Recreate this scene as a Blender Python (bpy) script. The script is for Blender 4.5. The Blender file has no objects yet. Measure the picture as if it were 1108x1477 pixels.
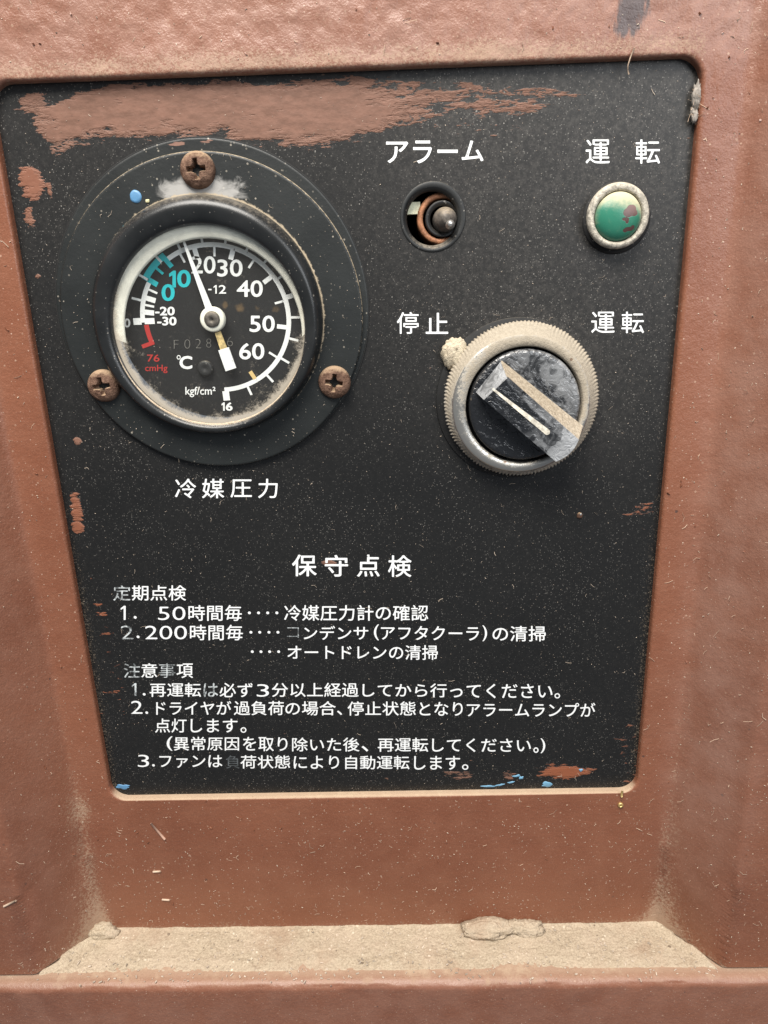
import bpy, math, random
import numpy as np
from mathutils import Vector, Matrix
random.seed(7); RNG = np.random.default_rng(11)
SC = bpy.context.scene; COL = SC.collection

# ------------------------------------------------------------------ camera, light, exposure
RC = np.array([[0.9994744067726025, 0.013513107232853608, -0.029467034792600412],
               [-0.024213957706338673, -0.2931858447064984, -0.9557487874519811],
               [-0.02155445333917282, 0.9559599658964021, -0.29270454240513427]])
CP = np.array([0.011619120889574707, -0.19800010539350718, 0.05331576397611889])
cam = bpy.data.cameras.new('camera'); camo = bpy.data.objects.new('camera', cam); COL.objects.link(camo)
cam.sensor_fit = 'HORIZONTAL'; cam.sensor_width = 36; cam.lens = 36 * 1000 / 1108
cam.clip_start = 0.005; cam.clip_end = 50
mw = Matrix.Identity(4)
for i in range(3):
    mw[i][0] = RC[0][i]; mw[i][1] = -RC[1][i]; mw[i][2] = -RC[2][i]; mw[i][3] = CP[i]
camo.matrix_world = mw
SC.camera = camo

world = bpy.data.worlds.new('World'); SC.world = world; world.use_nodes = True
bg = world.node_tree.nodes['Background']; bg.inputs[0].default_value = (0.80, 0.88, 1.0, 1); bg.inputs[1].default_value = 0.22

def area(name, loc, target, sx, sy, power, col):
    l = bpy.data.lights.new(name, 'AREA'); l.shape = 'RECTANGLE'; l.size = sx; l.size_y = sy
    l.energy = power; l.color = col
    o = bpy.data.objects.new(name, l); COL.objects.link(o); o.location = loc
    o.rotation_euler = (Vector(target) - Vector(loc)).to_track_quat('-Z', 'Y').to_euler()
    return o
area('overhead_lamp', (-0.12, -0.42, 0.72), (0, 0, 0.02), 0.55, 0.40, 17.5, (1.0, 0.955, 0.89))
area('side_fill', (0.60, -0.85, 0.45), (0.0, 0, 0.0), 0.5, 0.6, 6.5, (0.93, 0.96, 1.0))  # added fill from the front right, no such source seen
SC.view_settings.view_transform = 'Standard'; SC.view_settings.look = 'None'
SC.view_settings.exposure = 0.0; SC.view_settings.gamma = 1.0; SC.view_settings.use_curve_mapping = False

# ------------------------------------------------------------------ helpers
Y_PAN = 0.0027                      # depth of the black plate behind the cover (metres)
def P(u, v, y=Y_PAN):               # point on the plane Y=y seen at photo pixel u, v
    d = RC.T @ np.array([(u - 554) / 1000, (v - 738.5) / 1000, 1.0])
    return CP + (y - CP[1]) / d[1] * d
def circ(l, r, t, b, y):            # centre and radius of a circle from its extents
    cu, cv = (l + r) / 2, (t + b) / 2
    a, c = P(l, cv, y), P(r, cv, y); e, f = P(cu, t, y), P(cu, b, y)
    return ((a[0] + c[0]) / 2, (e[2] + f[2]) / 2, (np.linalg.norm(c - a) + np.linalg.norm(f - e)) / 4)

def hash2(ix, iy, seed):
    h = (ix.astype(np.int64) * 374761393 + iy.astype(np.int64) * 668265263 + seed * 1442695041) & 0xffffffff
    h = ((h ^ (h >> 13)) * 1274126177) & 0xffffffff
    return ((h ^ (h >> 16)) & 0xffff) / 65535.0
def vnoise(x, y, seed=0):
    x = np.asarray(x, float); y = np.asarray(y, float)
    ix = np.floor(x); iy = np.floor(y); fx = x - ix; fy = y - iy
    fx = fx * fx * (3 - 2 * fx); fy = fy * fy * (3 - 2 * fy)
    a = hash2(ix, iy, seed); b = hash2(ix + 1, iy, seed); c = hash2(ix, iy + 1, seed); d = hash2(ix + 1, iy + 1, seed)
    return (a * (1 - fx) + b * fx) * (1 - fy) + (c * (1 - fx) + d * fx) * fy
def fbm(x, y, oct=4, seed=0):
    s = 0; a = 0.5; t = 0
    for i in range(oct):
        s = s + a * vnoise(x, y, seed + i * 17); t += a; a *= 0.5; x = x * 2.03 + 5.1; y = y * 2.03 + 3.7
    return s / t

def mesh_obj(name, verts, faces, mat=None, parent=None, smooth=True, attrs=None):
    me = bpy.data.meshes.new(name)
    verts = np.asarray(verts, float)
    me.from_pydata([tuple(v) for v in verts], [], [tuple(int(i) for i in f) for f in faces])
    if attrs:
        for k, a in attrs.items():
            at = me.attributes.new(k, 'FLOAT', 'POINT'); at.data.foreach_set('value', np.asarray(a, np.float32))
    me.update()
    if smooth: me.polygons.foreach_set('use_smooth', [True] * len(me.polygons))
    o = bpy.data.objects.new(name, me); COL.objects.link(o)
    if mat is not None: me.materials.append(mat)
    if parent is not None:
        o.parent = parent
        o.matrix_parent_inverse = parent.matrix_world.inverted() if False else Matrix.Translation(-Vector(parent.location))
    return o
def thing(name, loc, label, cat, group=None):
    o = bpy.data.objects.new(name, None); COL.objects.link(o); o.location = loc; o.empty_display_size = 0.01
    return tag(o, label, cat, group)
def tag(o, label, cat, group=None):
    o['label'] = label; o['category'] = cat
    if group: o['group'] = group
    return o

def grid_faces(nr, nc, wrap=False):
    F = []
    for i in range(nr - 1):
        for j in range(nc if wrap else nc - 1):
            k = (j + 1) % nc
            F.append((i * nc + j, i * nc + k, (i + 1) * nc + k, (i + 1) * nc + j))
    return F
def lathe(profile, cx, cz, n=96, mod=None, close=False):
    """profile: list of (r, y); revolved about an axis along Y; mod(i, ang, r, y, x, z) may move points"""
    V = []
    for i, (r, y) in enumerate(profile):
        for j in range(n):
            a = 2 * math.pi * j / n
            x = cx + r * math.cos(a); z = cz + r * math.sin(a)
            if mod: x, yy, z = mod(i, a, r, y, x, z)
            else: yy = y
            V.append((x, yy, z))
    F = grid_faces(len(profile), n, True)
    return V, F

# ------------------------------------------------------------------ materials
class NT:
    def __init__(s, name):
        s.m = bpy.data.materials.new(name); s.m.use_nodes = True
        s.t = s.m.node_tree; s.t.nodes.clear()
        s.out = s.t.nodes.new('ShaderNodeOutputMaterial')
    def n(s, typ, inp=None, **kw):
        nd = s.t.nodes.new(typ)
        for k, v in kw.items(): setattr(nd, k, v)
        for k, v in (inp or {}).items(): s.set(nd.inputs[k], v)
        return nd
    def set(s, sock, v):
        if isinstance(v, bpy.types.NodeSocket): s.t.links.new(v, sock)
        elif isinstance(v, (tuple, list)) and len(v) == 3 and sock.type == 'RGBA': sock.default_value = (*v, 1)
        else: sock.default_value = v
    def math(s, op, a, b=0.0, c=None, clamp=False):
        nd = s.t.nodes.new('ShaderNodeMath'); nd.operation = op; nd.use_clamp = clamp
        s.set(nd.inputs[0], a); s.set(nd.inputs[1], b)
        if c is not None: s.set(nd.inputs[2], c)
        return nd.outputs[0]
    def step(s, v, lo, hi, a=0.0, b=1.0):
        nd = s.t.nodes.new('ShaderNodeMapRange'); nd.interpolation_type = 'SMOOTHSTEP'
        for k, x in zip(range(5), (v, lo, hi, a, b)): s.set(nd.inputs[k], x)
        return nd.outputs[0]
    def mix(s, f, a, b):
        nd = s.t.nodes.new('ShaderNodeMix'); nd.data_type = 'RGBA'
        s.set(nd.inputs[0], f); s.set(nd.inputs[6], a); s.set(nd.inputs[7], b)
        return nd.outputs[2]
    def coord(s): return s.n('ShaderNodeTexCoord').outputs['Object']
    def xf(s, v, scale=(1, 1, 1), rot=(0, 0, 0), loc=(0, 0, 0)):
        return s.n('ShaderNodeMapping', {'Vector': v, 'Scale': scale, 'Rotation': rot, 'Location': loc}).outputs[0]
    def noise(s, v, scale, detail=4, rough=0.55, dist=0.0):
        return s.n('ShaderNodeTexNoise', {'Vector': v, 'Scale': scale, 'Detail': detail, 'Roughness': rough, 'Distortion': dist}).outputs[0]
    def specks(s, v, scale, size, density):
        """scattered grains: 1 inside a grain"""
        vo = s.n('ShaderNodeTexVoronoi', {'Vector': v, 'Scale': scale, 'Randomness': 1.0})
        sep = s.n('ShaderNodeSeparateColor', {0: vo.outputs['Color']})
        on = s.math('LESS_THAN', sep.outputs[0], density)
        rad = s.math('MULTIPLY', sep.outputs[1], size)
        return s.math('MULTIPLY', s.math('LESS_THAN', vo.outputs['Distance'], rad), on), sep.outputs[2]
    def attr(s, name): return s.n('ShaderNodeAttribute', attribute_name=name).outputs['Fac']
    def up(s):
        g = s.n('ShaderNodeNewGeometry'); return s.n('ShaderNodeSeparateXYZ', {0: g.outputs['Normal']}).outputs[2]
    def bump(s, h, strength, dist, nrm=None):
        d = {'Height': h, 'Strength': strength, 'Distance': dist}
        if nrm is not None: d['Normal'] = nrm
        return s.n('ShaderNodeBump', d).outputs[0]
    def bsdf(s, color, rough=0.5, metal=0.0, nrm=None, spec=0.5, **kw):
        d = {'Base Color': color, 'Roughness': rough, 'Metallic': metal, 'Specular IOR Level': spec}
        if nrm is not None: d['Normal'] = nrm
        d.update(kw)
        b = s.n('ShaderNodeBsdfPrincipled', d); s.t.links.new(b.outputs[0], s.out.inputs[0]); return b

DUST = (0.47, 0.37, 0.245)
BROWN = (0.225, 0.092, 0.056)

def m_cover():
    s = NT('brown_paint'); c = s.coord()
    big = s.noise(c, 18, 3); mid = s.noise(c, 110, 4); fine = s.noise(c, 900, 3, 0.7); peel = s.noise(c, 620, 3)
    col = s.mix(s.step(big, 0.3, 0.7), (0.172, 0.061, 0.032), (0.212, 0.079, 0.042))
    col = s.mix(s.step(mid, 0.35, 0.75, 0, 0.45), col, (0.235, 0.098, 0.056))
    col = s.mix(s.step(fine, 0.55, 0.8, 0, 0.4), col, (0.32, 0.165, 0.108))
    # grey black scuff streaks (own shape, painted area above the upper right corner)
    sc = s.attr('scuff'); scn = s.noise(s.xf(c, (1, 1, 0.25)), 420, 4, 0.6)
    scm = s.step(s.math('ADD', sc, s.math('MULTIPLY', scn, 1.5)), 1.22, 1.45, 0, 0.85)
    col_sc = scm
    # dust lying in the creases and on upward faces
    du = s.attr('dust'); dn = s.noise(c, 1100, 3, 0.85); dl = s.noise(c, 60, 3)
    dm = s.step(s.math('ADD', s.math('MULTIPLY', du, s.math('ADD', dl, 0.5)), s.math('MULTIPLY', s.math('SUBTRACT', dn, 0.5), 1.5)), 0.30, 0.72, 0, 0.6)
    up = s.step(s.math('ADD', s.up(), s.math('MULTIPLY', dn, 0.5)), 0.55, 1.05, 0, 0.9)
    up = s.math('MULTIPLY', up, s.math('ADD', s.attr('updust'), s.step(s.noise(c, 130, 4, 0.7), 0.5, 0.75, 0, 0.55)), clamp=True)
    dm = s.math('MAXIMUM', dm, up)
    col = s.mix(dm, col, (0.42, 0.31, 0.21))
    sp, r = s.specks(c, 900, 0.30, 0.14)
    col = s.mix(s.math('MULTIPLY', sp, s.math('MULTIPLY', r, 0.6)), col, (0.46, 0.31, 0.22))
    sp2, r2 = s.specks(c, 330, 0.16, 0.10)
    col = s.mix(s.math('MULTIPLY', sp2, r2), col, (0.06, 0.035, 0.028))
    # greyish bloom of dusty paint, with the top and side sheen painted in
    g2 = s.noise(c, 2100, 2, 0.7); col = s.mix(s.step(g2, 0.56, 0.74, 0, 0.42), col, (0.36, 0.20, 0.14)); col = s.mix(s.step(g2, 0.42, 0.28, 0, 0.35), col, (0.12, 0.045, 0.026))
    sp3, r3 = s.specks(c, 1500, 0.30, 0.16); col = s.mix(s.math('MULTIPLY', sp3, s.math('MULTIPLY', r3, 0.75)), col, (0.56, 0.41, 0.32))
    gl = s.attr('haze'); col = s.mix(s.math('MULTIPLY', gl, s.step(mid, 0.3, 0.7, 0.22, 0.5)), col, (0.33, 0.205, 0.165))
    col = s.mix(scm, col, (0.05, 0.045, 0.048))
    h = s.math('ADD', s.math('MULTIPLY', peel, 0.75), s.math('ADD', s.math('MULTIPLY', mid, 0.30), s.math('MULTIPLY', fine, 0.22)))
    h = s.math('ADD', h, s.math('ADD', s.math('MULTIPLY', sp, 0.35), s.math('ADD', s.math('MULTIPLY', g2, 0.42), s.math('MULTIPLY', sp3, 0.5))))
    nb = s.bump(h, s.math('ADD', 0.42, s.math('MULTIPLY', s.attr('lumpy'), 0.02)), 0.0005)
    s.bsdf(col, s.step(dm, 0, 1, 0.38, 0.95), 0, nb, 0.5); return s.m

def m_panel():
    s = NT('black_panel'); c = s.coord()
    n1 = s.noise(c, 22, 3); fine = s.noise(c, 1500, 2, 0.7)
    col = s.mix(n1, (0.0052, 0.0055, 0.0058), (0.0105, 0.0107, 0.0108))
    # film of settled dust, plus reflected sheen painted towards the upper right
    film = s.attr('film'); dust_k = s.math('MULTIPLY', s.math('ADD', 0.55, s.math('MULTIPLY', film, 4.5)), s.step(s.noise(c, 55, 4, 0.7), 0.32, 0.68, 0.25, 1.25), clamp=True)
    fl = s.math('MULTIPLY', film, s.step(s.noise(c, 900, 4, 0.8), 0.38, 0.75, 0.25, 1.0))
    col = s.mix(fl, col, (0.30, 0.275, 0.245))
    for sc, sz, de, k in ((1000, 0.22, 0.16, 0.6), (1700, 0.34, 0.35, 0.36), (520, 0.10, 0.10, 0.8), (2600, 0.42, 0.5, 0.34), (1900, 0.30, 0.4, 0.30)):
        sp, r = s.specks(c, sc, sz, de)
        col = s.mix(s.math('MULTIPLY', s.math('MULTIPLY', sp, dust_k), s.math('MULTIPLY', s.math('MULTIPLY', r, r), k)), col, (0.52, 0.49, 0.44))
    # edge grit (tan grains in the corners beside the cover)
    gr = s.attr('grit'); gn = s.noise(c, 2400, 2, 0.8)
    gm = s.step(s.math('ADD', s.math('MULTIPLY', gr, 0.30), gn), 0.74, 0.94, 0, 0.55)
    gm = s.math('MULTIPLY', gm, s.step(gr, 0.0, 0.2))
    col = s.mix(gm, col, (0.33, 0.265, 0.19))
    # brown overspray brushed across the plate
    pa = s.attr('paint')
    st = s.math('ADD', s.math('MULTIPLY', s.noise(s.xf(c, (0.42, 1, 2.2), (0, math.radians(-17), 0)), 260, 5, 0.62, 0.3), 0.62), s.math('MULTIPLY', s.noise(s.xf(c, (0.45, 1, 1.3), (0, math.radians(-22), 0)), 900, 4, 0.65, 0.4), 0.38))
    pv = s.math('ADD', pa, s.math('MULTIPLY', s.math('SUBTRACT', st, 0.5), 2.5))
    pit = s.step(s.noise(s.xf(c, (0.6, 1, 1.5)), 620, 4, 0.75), 0.66, 0.74, 0, 0.55); pv = s.math('SUBTRACT', pv, pit)
    pm = s.step(pv, 0.46, 0.53)
    pcol = s.mix(s.step(s.noise(s.xf(c, (0.5, 1, 1.6)), 520, 5, 0.7), 0.3, 0.7), (0.135, 0.068, 0.045), (0.20, 0.102, 0.070))
    red = s.attr('rust'); pcol = s.mix(red, pcol, (0.23, 0.075, 0.035))
    col = s.mix(pm, col, pcol)
    h = s.math('ADD', s.math('MULTIPLY', s.step(pv, 0.42, 0.85), 1.7), s.math('MULTIPLY', fine, 0.10))
    h = s.math('ADD', h, s.math('MULTIPLY', s.math('MULTIPLY', s.noise(c, 330, 4), pm), 0.9))
    nb = s.bump(h, 0.5, 0.00035)
    s.bsdf(col, s.step(pm, 0, 1, 0.44, 0.6), 0, nb, 0.34); return s.m

def m_ink(name, col, wear=0.0, rough=0.55):
    s = NT(name); c = s.coord()
    n = s.noise(c, 900, 3, 0.7); n2 = s.noise(c, 260, 3)
    cc = s.mix(s.step(n, 0.62, 0.82, 0, 0.45), col, tuple(x * 0.62 for x in col))
    ch = s.step(s.noise(c, 650, 4, 0.75), 0.64, 0.70, 0, 0.8); cc = s.mix(ch, cc, (0.05, 0.05, 0.05))
    if wear:
        f = s.step(s.math('ADD', s.math('MULTIPLY', n2, 0.5), s.math('MULTIPLY', n, 0.5)), 0.44 - wear * 0.12, 0.60, 0.05, 0.95)
        cc = s.mix(f, cc, (0.05, 0.056, 0.058))
    s.bsdf(cc, rough, 0, None, 0.3); return s.m

def m_black_plastic(name='gauge_black', base=(0.0075, 0.0085, 0.009), dust=0.4, rough=0.3, dustcol=(0.40, 0.34, 0.26)):
    s = NT(name); c = s.coord()
    n = s.noise(c, 800, 4, 0.75); l = s.noise(c, 70, 3)
    up = s.up()
    dm = s.step(s.math('ADD', s.math('MULTIPLY', up, 0.55), s.math('MULTIPLY', n, 0.7)), 0.60, 1.05, 0.0, dust)
    film = s.step(l, 0.3, 0.75, 0.005, 0.05)
    col = s.mix(film, base, (0.25, 0.25, 0.25)); col = s.mix(dm, col, dustcol)
    for sc, sz, de, k in ((700, 0.20, 0.2, 0.55), (1300, 0.32, 0.3, 0.35)):
        sp, r = s.specks(c, sc, sz, de)
        col = s.mix(s.math('MULTIPLY', sp, s.math('MULTIPLY', r, k)), col, (0.5, 0.46, 0.40))
    h = s.math('ADD', s.math('MULTIPLY', n, 0.4), s.math('MULTIPLY', l, 0.6))
    s.bsdf(col, s.math('ADD', rough, s.math('MULTIPLY', dm, 0.5)), 0, s.bump(h, 0.25, 0.0003), 0.4); return s.m

def m_flange():
    s = NT('gauge_flange'); c = s.coord()
    n = s.noise(c, 800, 4, 0.75); l = s.noise(c, 60, 4)
    col = s.mix(s.step(l, 0.3, 0.7), (0.009, 0.0108, 0.0108), (0.0155, 0.0178, 0.0175))
    for sc, sz, de, k in ((700, 0.24, 0.25, 0.55), (1300, 0.34, 0.35, 0.4), (420, 0.10, 0.15, 0.8)):
        sp, r = s.specks(c, sc, sz, de)
        col = s.mix(s.math('MULTIPLY', sp, s.math('MULTIPLY', s.math('MULTIPLY', r, r), k)), col, (0.55, 0.49, 0.40))
    ch = s.attr('chalk_glint'); w = s.noise(s.xf(c, (1, 1, 1.6)), 210, 5, 0.6, 1.4)
    cm = s.step(s.math('ADD', ch, s.math('MULTIPLY', s.math('SUBTRACT', w, 0.5), 1.5)), 0.42, 1.05, 0, 0.72)
    col = s.mix(cm, col, (0.46, 0.445, 0.42))
    pa = s.attr('paint'); pw = s.noise(s.xf(c, (0.5, 1, 2.0)), 300, 4, 0.6)
    pm = s.step(s.math('ADD', pa, s.math('MULTIPLY', s.math('SUBTRACT', pw, 0.5), 1.8)), 0.6, 0.7)
    col = s.mix(pm, col, (0.21, 0.115, 0.085))
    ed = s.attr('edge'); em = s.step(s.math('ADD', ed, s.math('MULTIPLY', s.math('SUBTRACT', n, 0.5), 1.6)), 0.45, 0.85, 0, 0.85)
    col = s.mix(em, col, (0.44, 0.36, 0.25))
    h = s.math('ADD', s.math('MULTIPLY', n, 0.4), s.math('MULTIPLY', s.noise(c, 300, 3), 0.8))
    s.bsdf(col, 0.48, 0, s.bump(h, 0.3, 0.0003), 0.42); return s.m

def m_plain(name, col, rough=0.5, metal=0.0, var=0.25, scale=400, bump=0.2, dust=0.0, dustcol=DUST, lo=0.55, hi=1.0):
    s = NT(name); c = s.coord()
    n = s.noise(c, scale, 4, 0.65); n2 = s.noise(c, scale * 3, 3, 0.7)
    cc = s.mix(s.step(n, 0.3, 0.72), tuple(x * (1 - var) for x in col), tuple(min(1, x * (1 + var)) for x in col))
    r = rough; mt = metal
    if dust:
        dm = s.step(s.math('ADD', s.math('MULTIPLY', s.up(), 0.6), s.math('MULTIPLY', n2, 0.75)), lo, hi, 0, dust)
        cc = s.mix(dm, cc, dustcol); r = s.math('ADD', rough, s.math('MULTIPLY', dm, 0.9 - rough))
        mt = s.math('MULTIPLY', metal, s.math('SUBTRACT', 1.0, dm))
    s.bsdf(cc, r, mt, s.bump(s.math('ADD', n, s.math('MULTIPLY', n2, 0.6)), bump, 0.0003), 0.5); return s.m

def m_dust(name='dust', a=(0.385, 0.305, 0.215), b=(0.52, 0.43, 0.315), bump=0.9):
    s = NT(name); c = s.coord()
    n = s.noise(c, 1400, 3, 0.8); l = s.noise(c, 90, 4)
    col = s.mix(s.step(n, 0.25, 0.75), tuple(x * 0.78 for x in a), b); col = s.mix(s.step(l, 0.35, 0.75, 0, 0.5), col, (0.50, 0.40, 0.30)); col = s.mix(s.step(s.noise(c, 38, 5, 0.65), 0.50, 0.72, 0, 0.6), col, (0.30, 0.19, 0.125))
    sp, r = s.specks(c, 420, 0.25, 0.10); col = s.mix(s.math('MULTIPLY', sp, 0.7), col, (0.12, 0.085, 0.06))
    sp, r = s.specks(c, 800, 0.35, 0.2); col = s.mix(s.math('MULTIPLY', sp, r), col, (0.72, 0.63, 0.5))
    h = s.math('ADD', n, s.math('MULTIPLY', s.noise(c, 450, 4), 1.4))
    s.bsdf(col, 0.95, 0, s.bump(h, bump, 0.0005), 0.1); return s.m

def m_rust(name='rusty_steel', a=(0.075, 0.038, 0.024), b=(0.20, 0.118, 0.08)):
    s = NT(name); c = s.coord()
    n = s.noise(c, 500, 5, 0.7); n2 = s.noise(c, 1600, 3, 0.7)
    col = s.mix(s.step(n, 0.3, 0.7), a, b); col = s.mix(s.step(n2, 0.6, 0.8, 0, 0.6), col, (0.40, 0.26, 0.17))
    up = s.step(s.math('ADD', s.up(), s.math('MULTIPLY', n2, 0.6)), 0.6, 1.1, 0, 0.7); col = s.mix(up, col, (0.42, 0.30, 0.19))
    s.bsdf(col, 0.8, 0.15, s.bump(s.math('ADD', n, n2), 0.8, 0.0004), 0.3); return s.m

def m_knob():
    s = NT('film_glint_knob'); c = s.coord()  # grey swirls painted as reflections in crumpled clear film over the knob
    d = s.noise(c, 90, 3); w = s.n('ShaderNodeVectorMath', {0: c, 1: s.n('ShaderNodeVectorMath', {0: s.n('ShaderNodeTexNoise', {'Vector': c, 'Scale': 110, 'Detail': 3}).outputs['Color'], 'Scale': 0.017}, operation='SCALE').outputs[0]}, operation='ADD').outputs[0]
    n = s.noise(w, 170, 3, 0.55, 1.2); l = s.noise(w, 85, 3)
    at = s.attr('chalk_glint')
    rg = s.math('SUBTRACT', 1.0, s.math('MULTIPLY', s.math('ABSOLUTE', s.math('SUBTRACT', n, 0.5)), 13.0), clamp=True)
    v = s.math('ADD', s.math('MULTIPLY', n, 0.75), s.math('ADD', s.math('MULTIPLY', l, 0.35), at))
    m = s.math('ADD', s.step(v, 0.46, 0.98, 0.0, 0.66), s.math('MULTIPLY', rg, s.step(v, 0.45, 0.85, 0.0, 0.22)), clamp=True)
    col = s.mix(m, (0.014, 0.015, 0.017), (0.42, 0.43, 0.44))
    up = s.math('MULTIPLY', s.step(s.math('ADD', s.attr('dustface'), s.math('MULTIPLY', s.noise(c, 900, 3, 0.8), 0.5)), 0.6, 0.95, 0, 0.92), 1.0)
    col = s.mix(up, col, s.mix(s.step(s.noise(c, 1100, 3, 0.8), 0.3, 0.7), (0.24, 0.19, 0.13), (0.46, 0.39, 0.29)))
    r = s.math('ADD', 0.12, s.math('MULTIPLY', m, 0.22)); r = s.math('ADD', r, s.math('MULTIPLY', up, 0.5), clamp=True)
    s.bsdf(col, r, 0, s.bump(s.math('ADD', s.math('MULTIPLY', s.noise(c, 900, 3), 0.15), s.noise(w, 300, 3, 0.5, 2.0)), 0.55, 0.0007), 0.6); return s.m

def m_ring():
    s = NT('dirty_chrome'); c = s.coord()
    n = s.noise(c, 300, 5, 0.7); f = s.noise(c, 1400, 3, 0.8); l = s.noise(c, 60, 3)
    du = s.attr('dust')
    dm = s.step(s.math('ADD', s.math('MULTIPLY', s.math('ADD', n, f), 0.5), du), 0.55, 0.85, 0.0, 0.95)
    dcol = s.mix(f, (0.19, 0.155, 0.11), (0.46, 0.40, 0.31))
    col = s.mix(dm, (0.46, 0.445, 0.41), dcol)
    sp, r = s.specks(c, 520, 0.3, 0.10); col = s.mix(s.math('MULTIPLY', sp, 0.8), col, (0.16, 0.09, 0.055))
    s.bsdf(col, s.step(dm, 0, 1, 0.30, 0.92), s.step(dm, 0, 0.9, 0.85, 0.0), s.bump(s.math('ADD', f, n), s.step(dm, 0, 1, 0.12, 0.8), 0.0003), 0.5); return s.m

def m_lens():
    s = NT('green_lens'); c = s.coord()
    n = s.noise(c, 700, 4, 0.75); l = s.noise(c, 120, 3); du = s.attr('dust'); pa = s.attr('paint')
    g = s.mix(l, (0.014, 0.135, 0.082), (0.040, 0.195, 0.13))
    col = s.mix(s.step(s.math('ADD', du, s.math('MULTIPLY', s.math('SUBTRACT', n, 0.5), 0.7)), 0.0, 1.0, 0.0, 0.95), g, (0.52, 0.47, 0.31))
    pm = s.step(s.math('ADD', pa, s.math('MULTIPLY', s.math('SUBTRACT', s.noise(c, 320, 3), 0.5), 0.7)), 0.48, 0.58)
    col = s.mix(pm, col, s.mix(du, (0.085, 0.045, 0.04), (0.28, 0.18, 0.165)))
    s.bsdf(col, s.math('ADD', 0.3, s.math('MULTIPLY', du, 0.5), clamp=True), 0, s.bump(s.math('ADD', n, s.math('MULTIPLY', pm, 2.0)), 0.2, 0.0002), 0.45); return s.m

def m_glass():
    s = NT('dusty_glass'); c = s.coord()
    fr = s.n('ShaderNodeFresnel', {'IOR': 1.5}).outputs[0]
    tr = s.n('ShaderNodeBsdfTransparent', {'Color': (0.95, 0.96, 0.95)}).outputs[0]
    gl = s.n('ShaderNodeBsdfGlossy', {'Color': (1, 1, 1), 'Roughness': 0.06}).outputs[0]
    a = s.n('ShaderNodeMixShader', {0: fr, 1: tr, 2: gl}).outputs[0]
    df = s.n('ShaderNodeBsdfDiffuse', {'Color': (0.52, 0.46, 0.37)}).outputs[0]
    n = s.noise(c, 1500, 3, 0.85); l = s.noise(c, 240, 4); du = s.attr('dust')
    m = s.step(s.math('ADD', s.math('MULTIPLY', s.math('ADD', n, l), 0.62), s.math('MULTIPLY', du, 0.62)), 0.72, 1.06, 0.016, 0.66)
    sp, r = s.specks(c, 650, 0.28, 0.22); m = s.math('MAXIMUM', m, s.math('MULTIPLY', sp, s.math('MULTIPLY', r, 0.5)))
    b = s.n('ShaderNodeMixShader', {0: m, 1: a, 2: df}).outputs[0]
    s.t.links.new(b, s.out.inputs[0]); return s.m

def m_dial():
    s = NT('dial_black'); c = s.coord()
    st = s.attr('stain'); n = s.noise(c, 260, 5, 0.65); n2 = s.noise(c, 1200, 3, 0.7)
    col = s.mix(s.step(n2, 0.5, 0.8, 0, 0.5), (0.011, 0.011, 0.0115), (0.035, 0.034, 0.033))
    col = s.mix(s.step(s.math('ADD', st, s.math('MULTIPLY', s.math('SUBTRACT', n, 0.5), 1.4)), 0.35, 0.95, 0, 0.6), col, (0.20, 0.125, 0.055))
    s.bsdf(col, 0.55, 0, None, 0.35); return s.m

M = dict(cover=m_cover(), panel=m_panel(), flange=m_flange(), black=m_black_plastic(), lens=m_lens(), ring=m_ring(),
         knob=m_knob(), glass=m_glass(), dial=m_dial(), dust=m_dust(), rust=m_rust(),
         ink=m_ink('white_ink', (0.78, 0.79, 0.78)), worn=m_ink('worn_ink', (0.62, 0.66, 0.66), 0.35), ghost=m_ink('faded_ink', (0.12, 0.13, 0.135), 0.5),
         cyan=m_ink('cyan_ink', (0.02, 0.46, 0.50)), red=m_ink('red_ink', (0.42, 0.035, 0.03)), grey=m_ink('embossed_grey', (0.20, 0.19, 0.17)),
         dialwhite=m_ink('dial_white', (0.80, 0.80, 0.78)), clump=m_dust('pale_clump', (0.50, 0.43, 0.31), (0.64, 0.56, 0.42), 1.0),
         cream=m_plain('cream_plastic', (0.84, 0.81, 0.70), 0.5, 0, 0.12, 200, 0.1),
         copper=m_plain('rusty_copper', (0.36, 0.16, 0.08), 0.55, 0.3, 0.5, 420, 0.6),
         soot=m_black_plastic('sooty_plastic', (0.012, 0.012, 0.012), 0.25, 0.5),
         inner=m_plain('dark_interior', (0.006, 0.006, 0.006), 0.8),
         steel=m_plain('dirty_steel', (0.13, 0.112, 0.095), 0.6, 0.4, 0.45, 500, 0.5, 0.4),
         tip=m_plain('bright_tip', (0.62, 0.60, 0.56), 0.3, 0.8, 0.15, 900, 0.2),
         bezel=m_plain('corroded_bezel', (0.42, 0.385, 0.32), 0.75, 0.15, 0.45, 900, 0.9, 0.7, (0.55, 0.48, 0.37)),
         blue=m_plain('blue_paint', (0.09, 0.23, 0.40), 0.45, 0, 0.15, 300, 0.2), sky=m_plain('pale_blue_paint', (0.13, 0.29, 0.42), 0.5, 0, 0.2, 300, 0.2),
         brass=m_plain('brass', (0.65, 0.48, 0.20), 0.35, 0.7, 0.15, 900, 0.1), fibre=m_plain('pale_fibre', (0.50, 0.37, 0.27), 0.8, 0, 0.3, 60, 0.0),
         grain=m_plain('pale_grain', (0.46, 0.38, 0.30), 0.9, 0, 0.4, 90, 0.0), flake=m_plain('paint_flake', (0.36, 0.22, 0.16), 0.8, 0, 0.35, 60, 0.1),
         lint=m_plain('grey_lint', (0.27, 0.24, 0.21), 0.95, 0, 0.3, 600, 0.6), rubber=m_black_plastic('rubber_gasket', (0.006, 0.006, 0.006), 0.15, 0.75),
         yellow=m_plain('backlit_pale_yellow', (0.86, 0.83, 0.58), 0.6))

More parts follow.
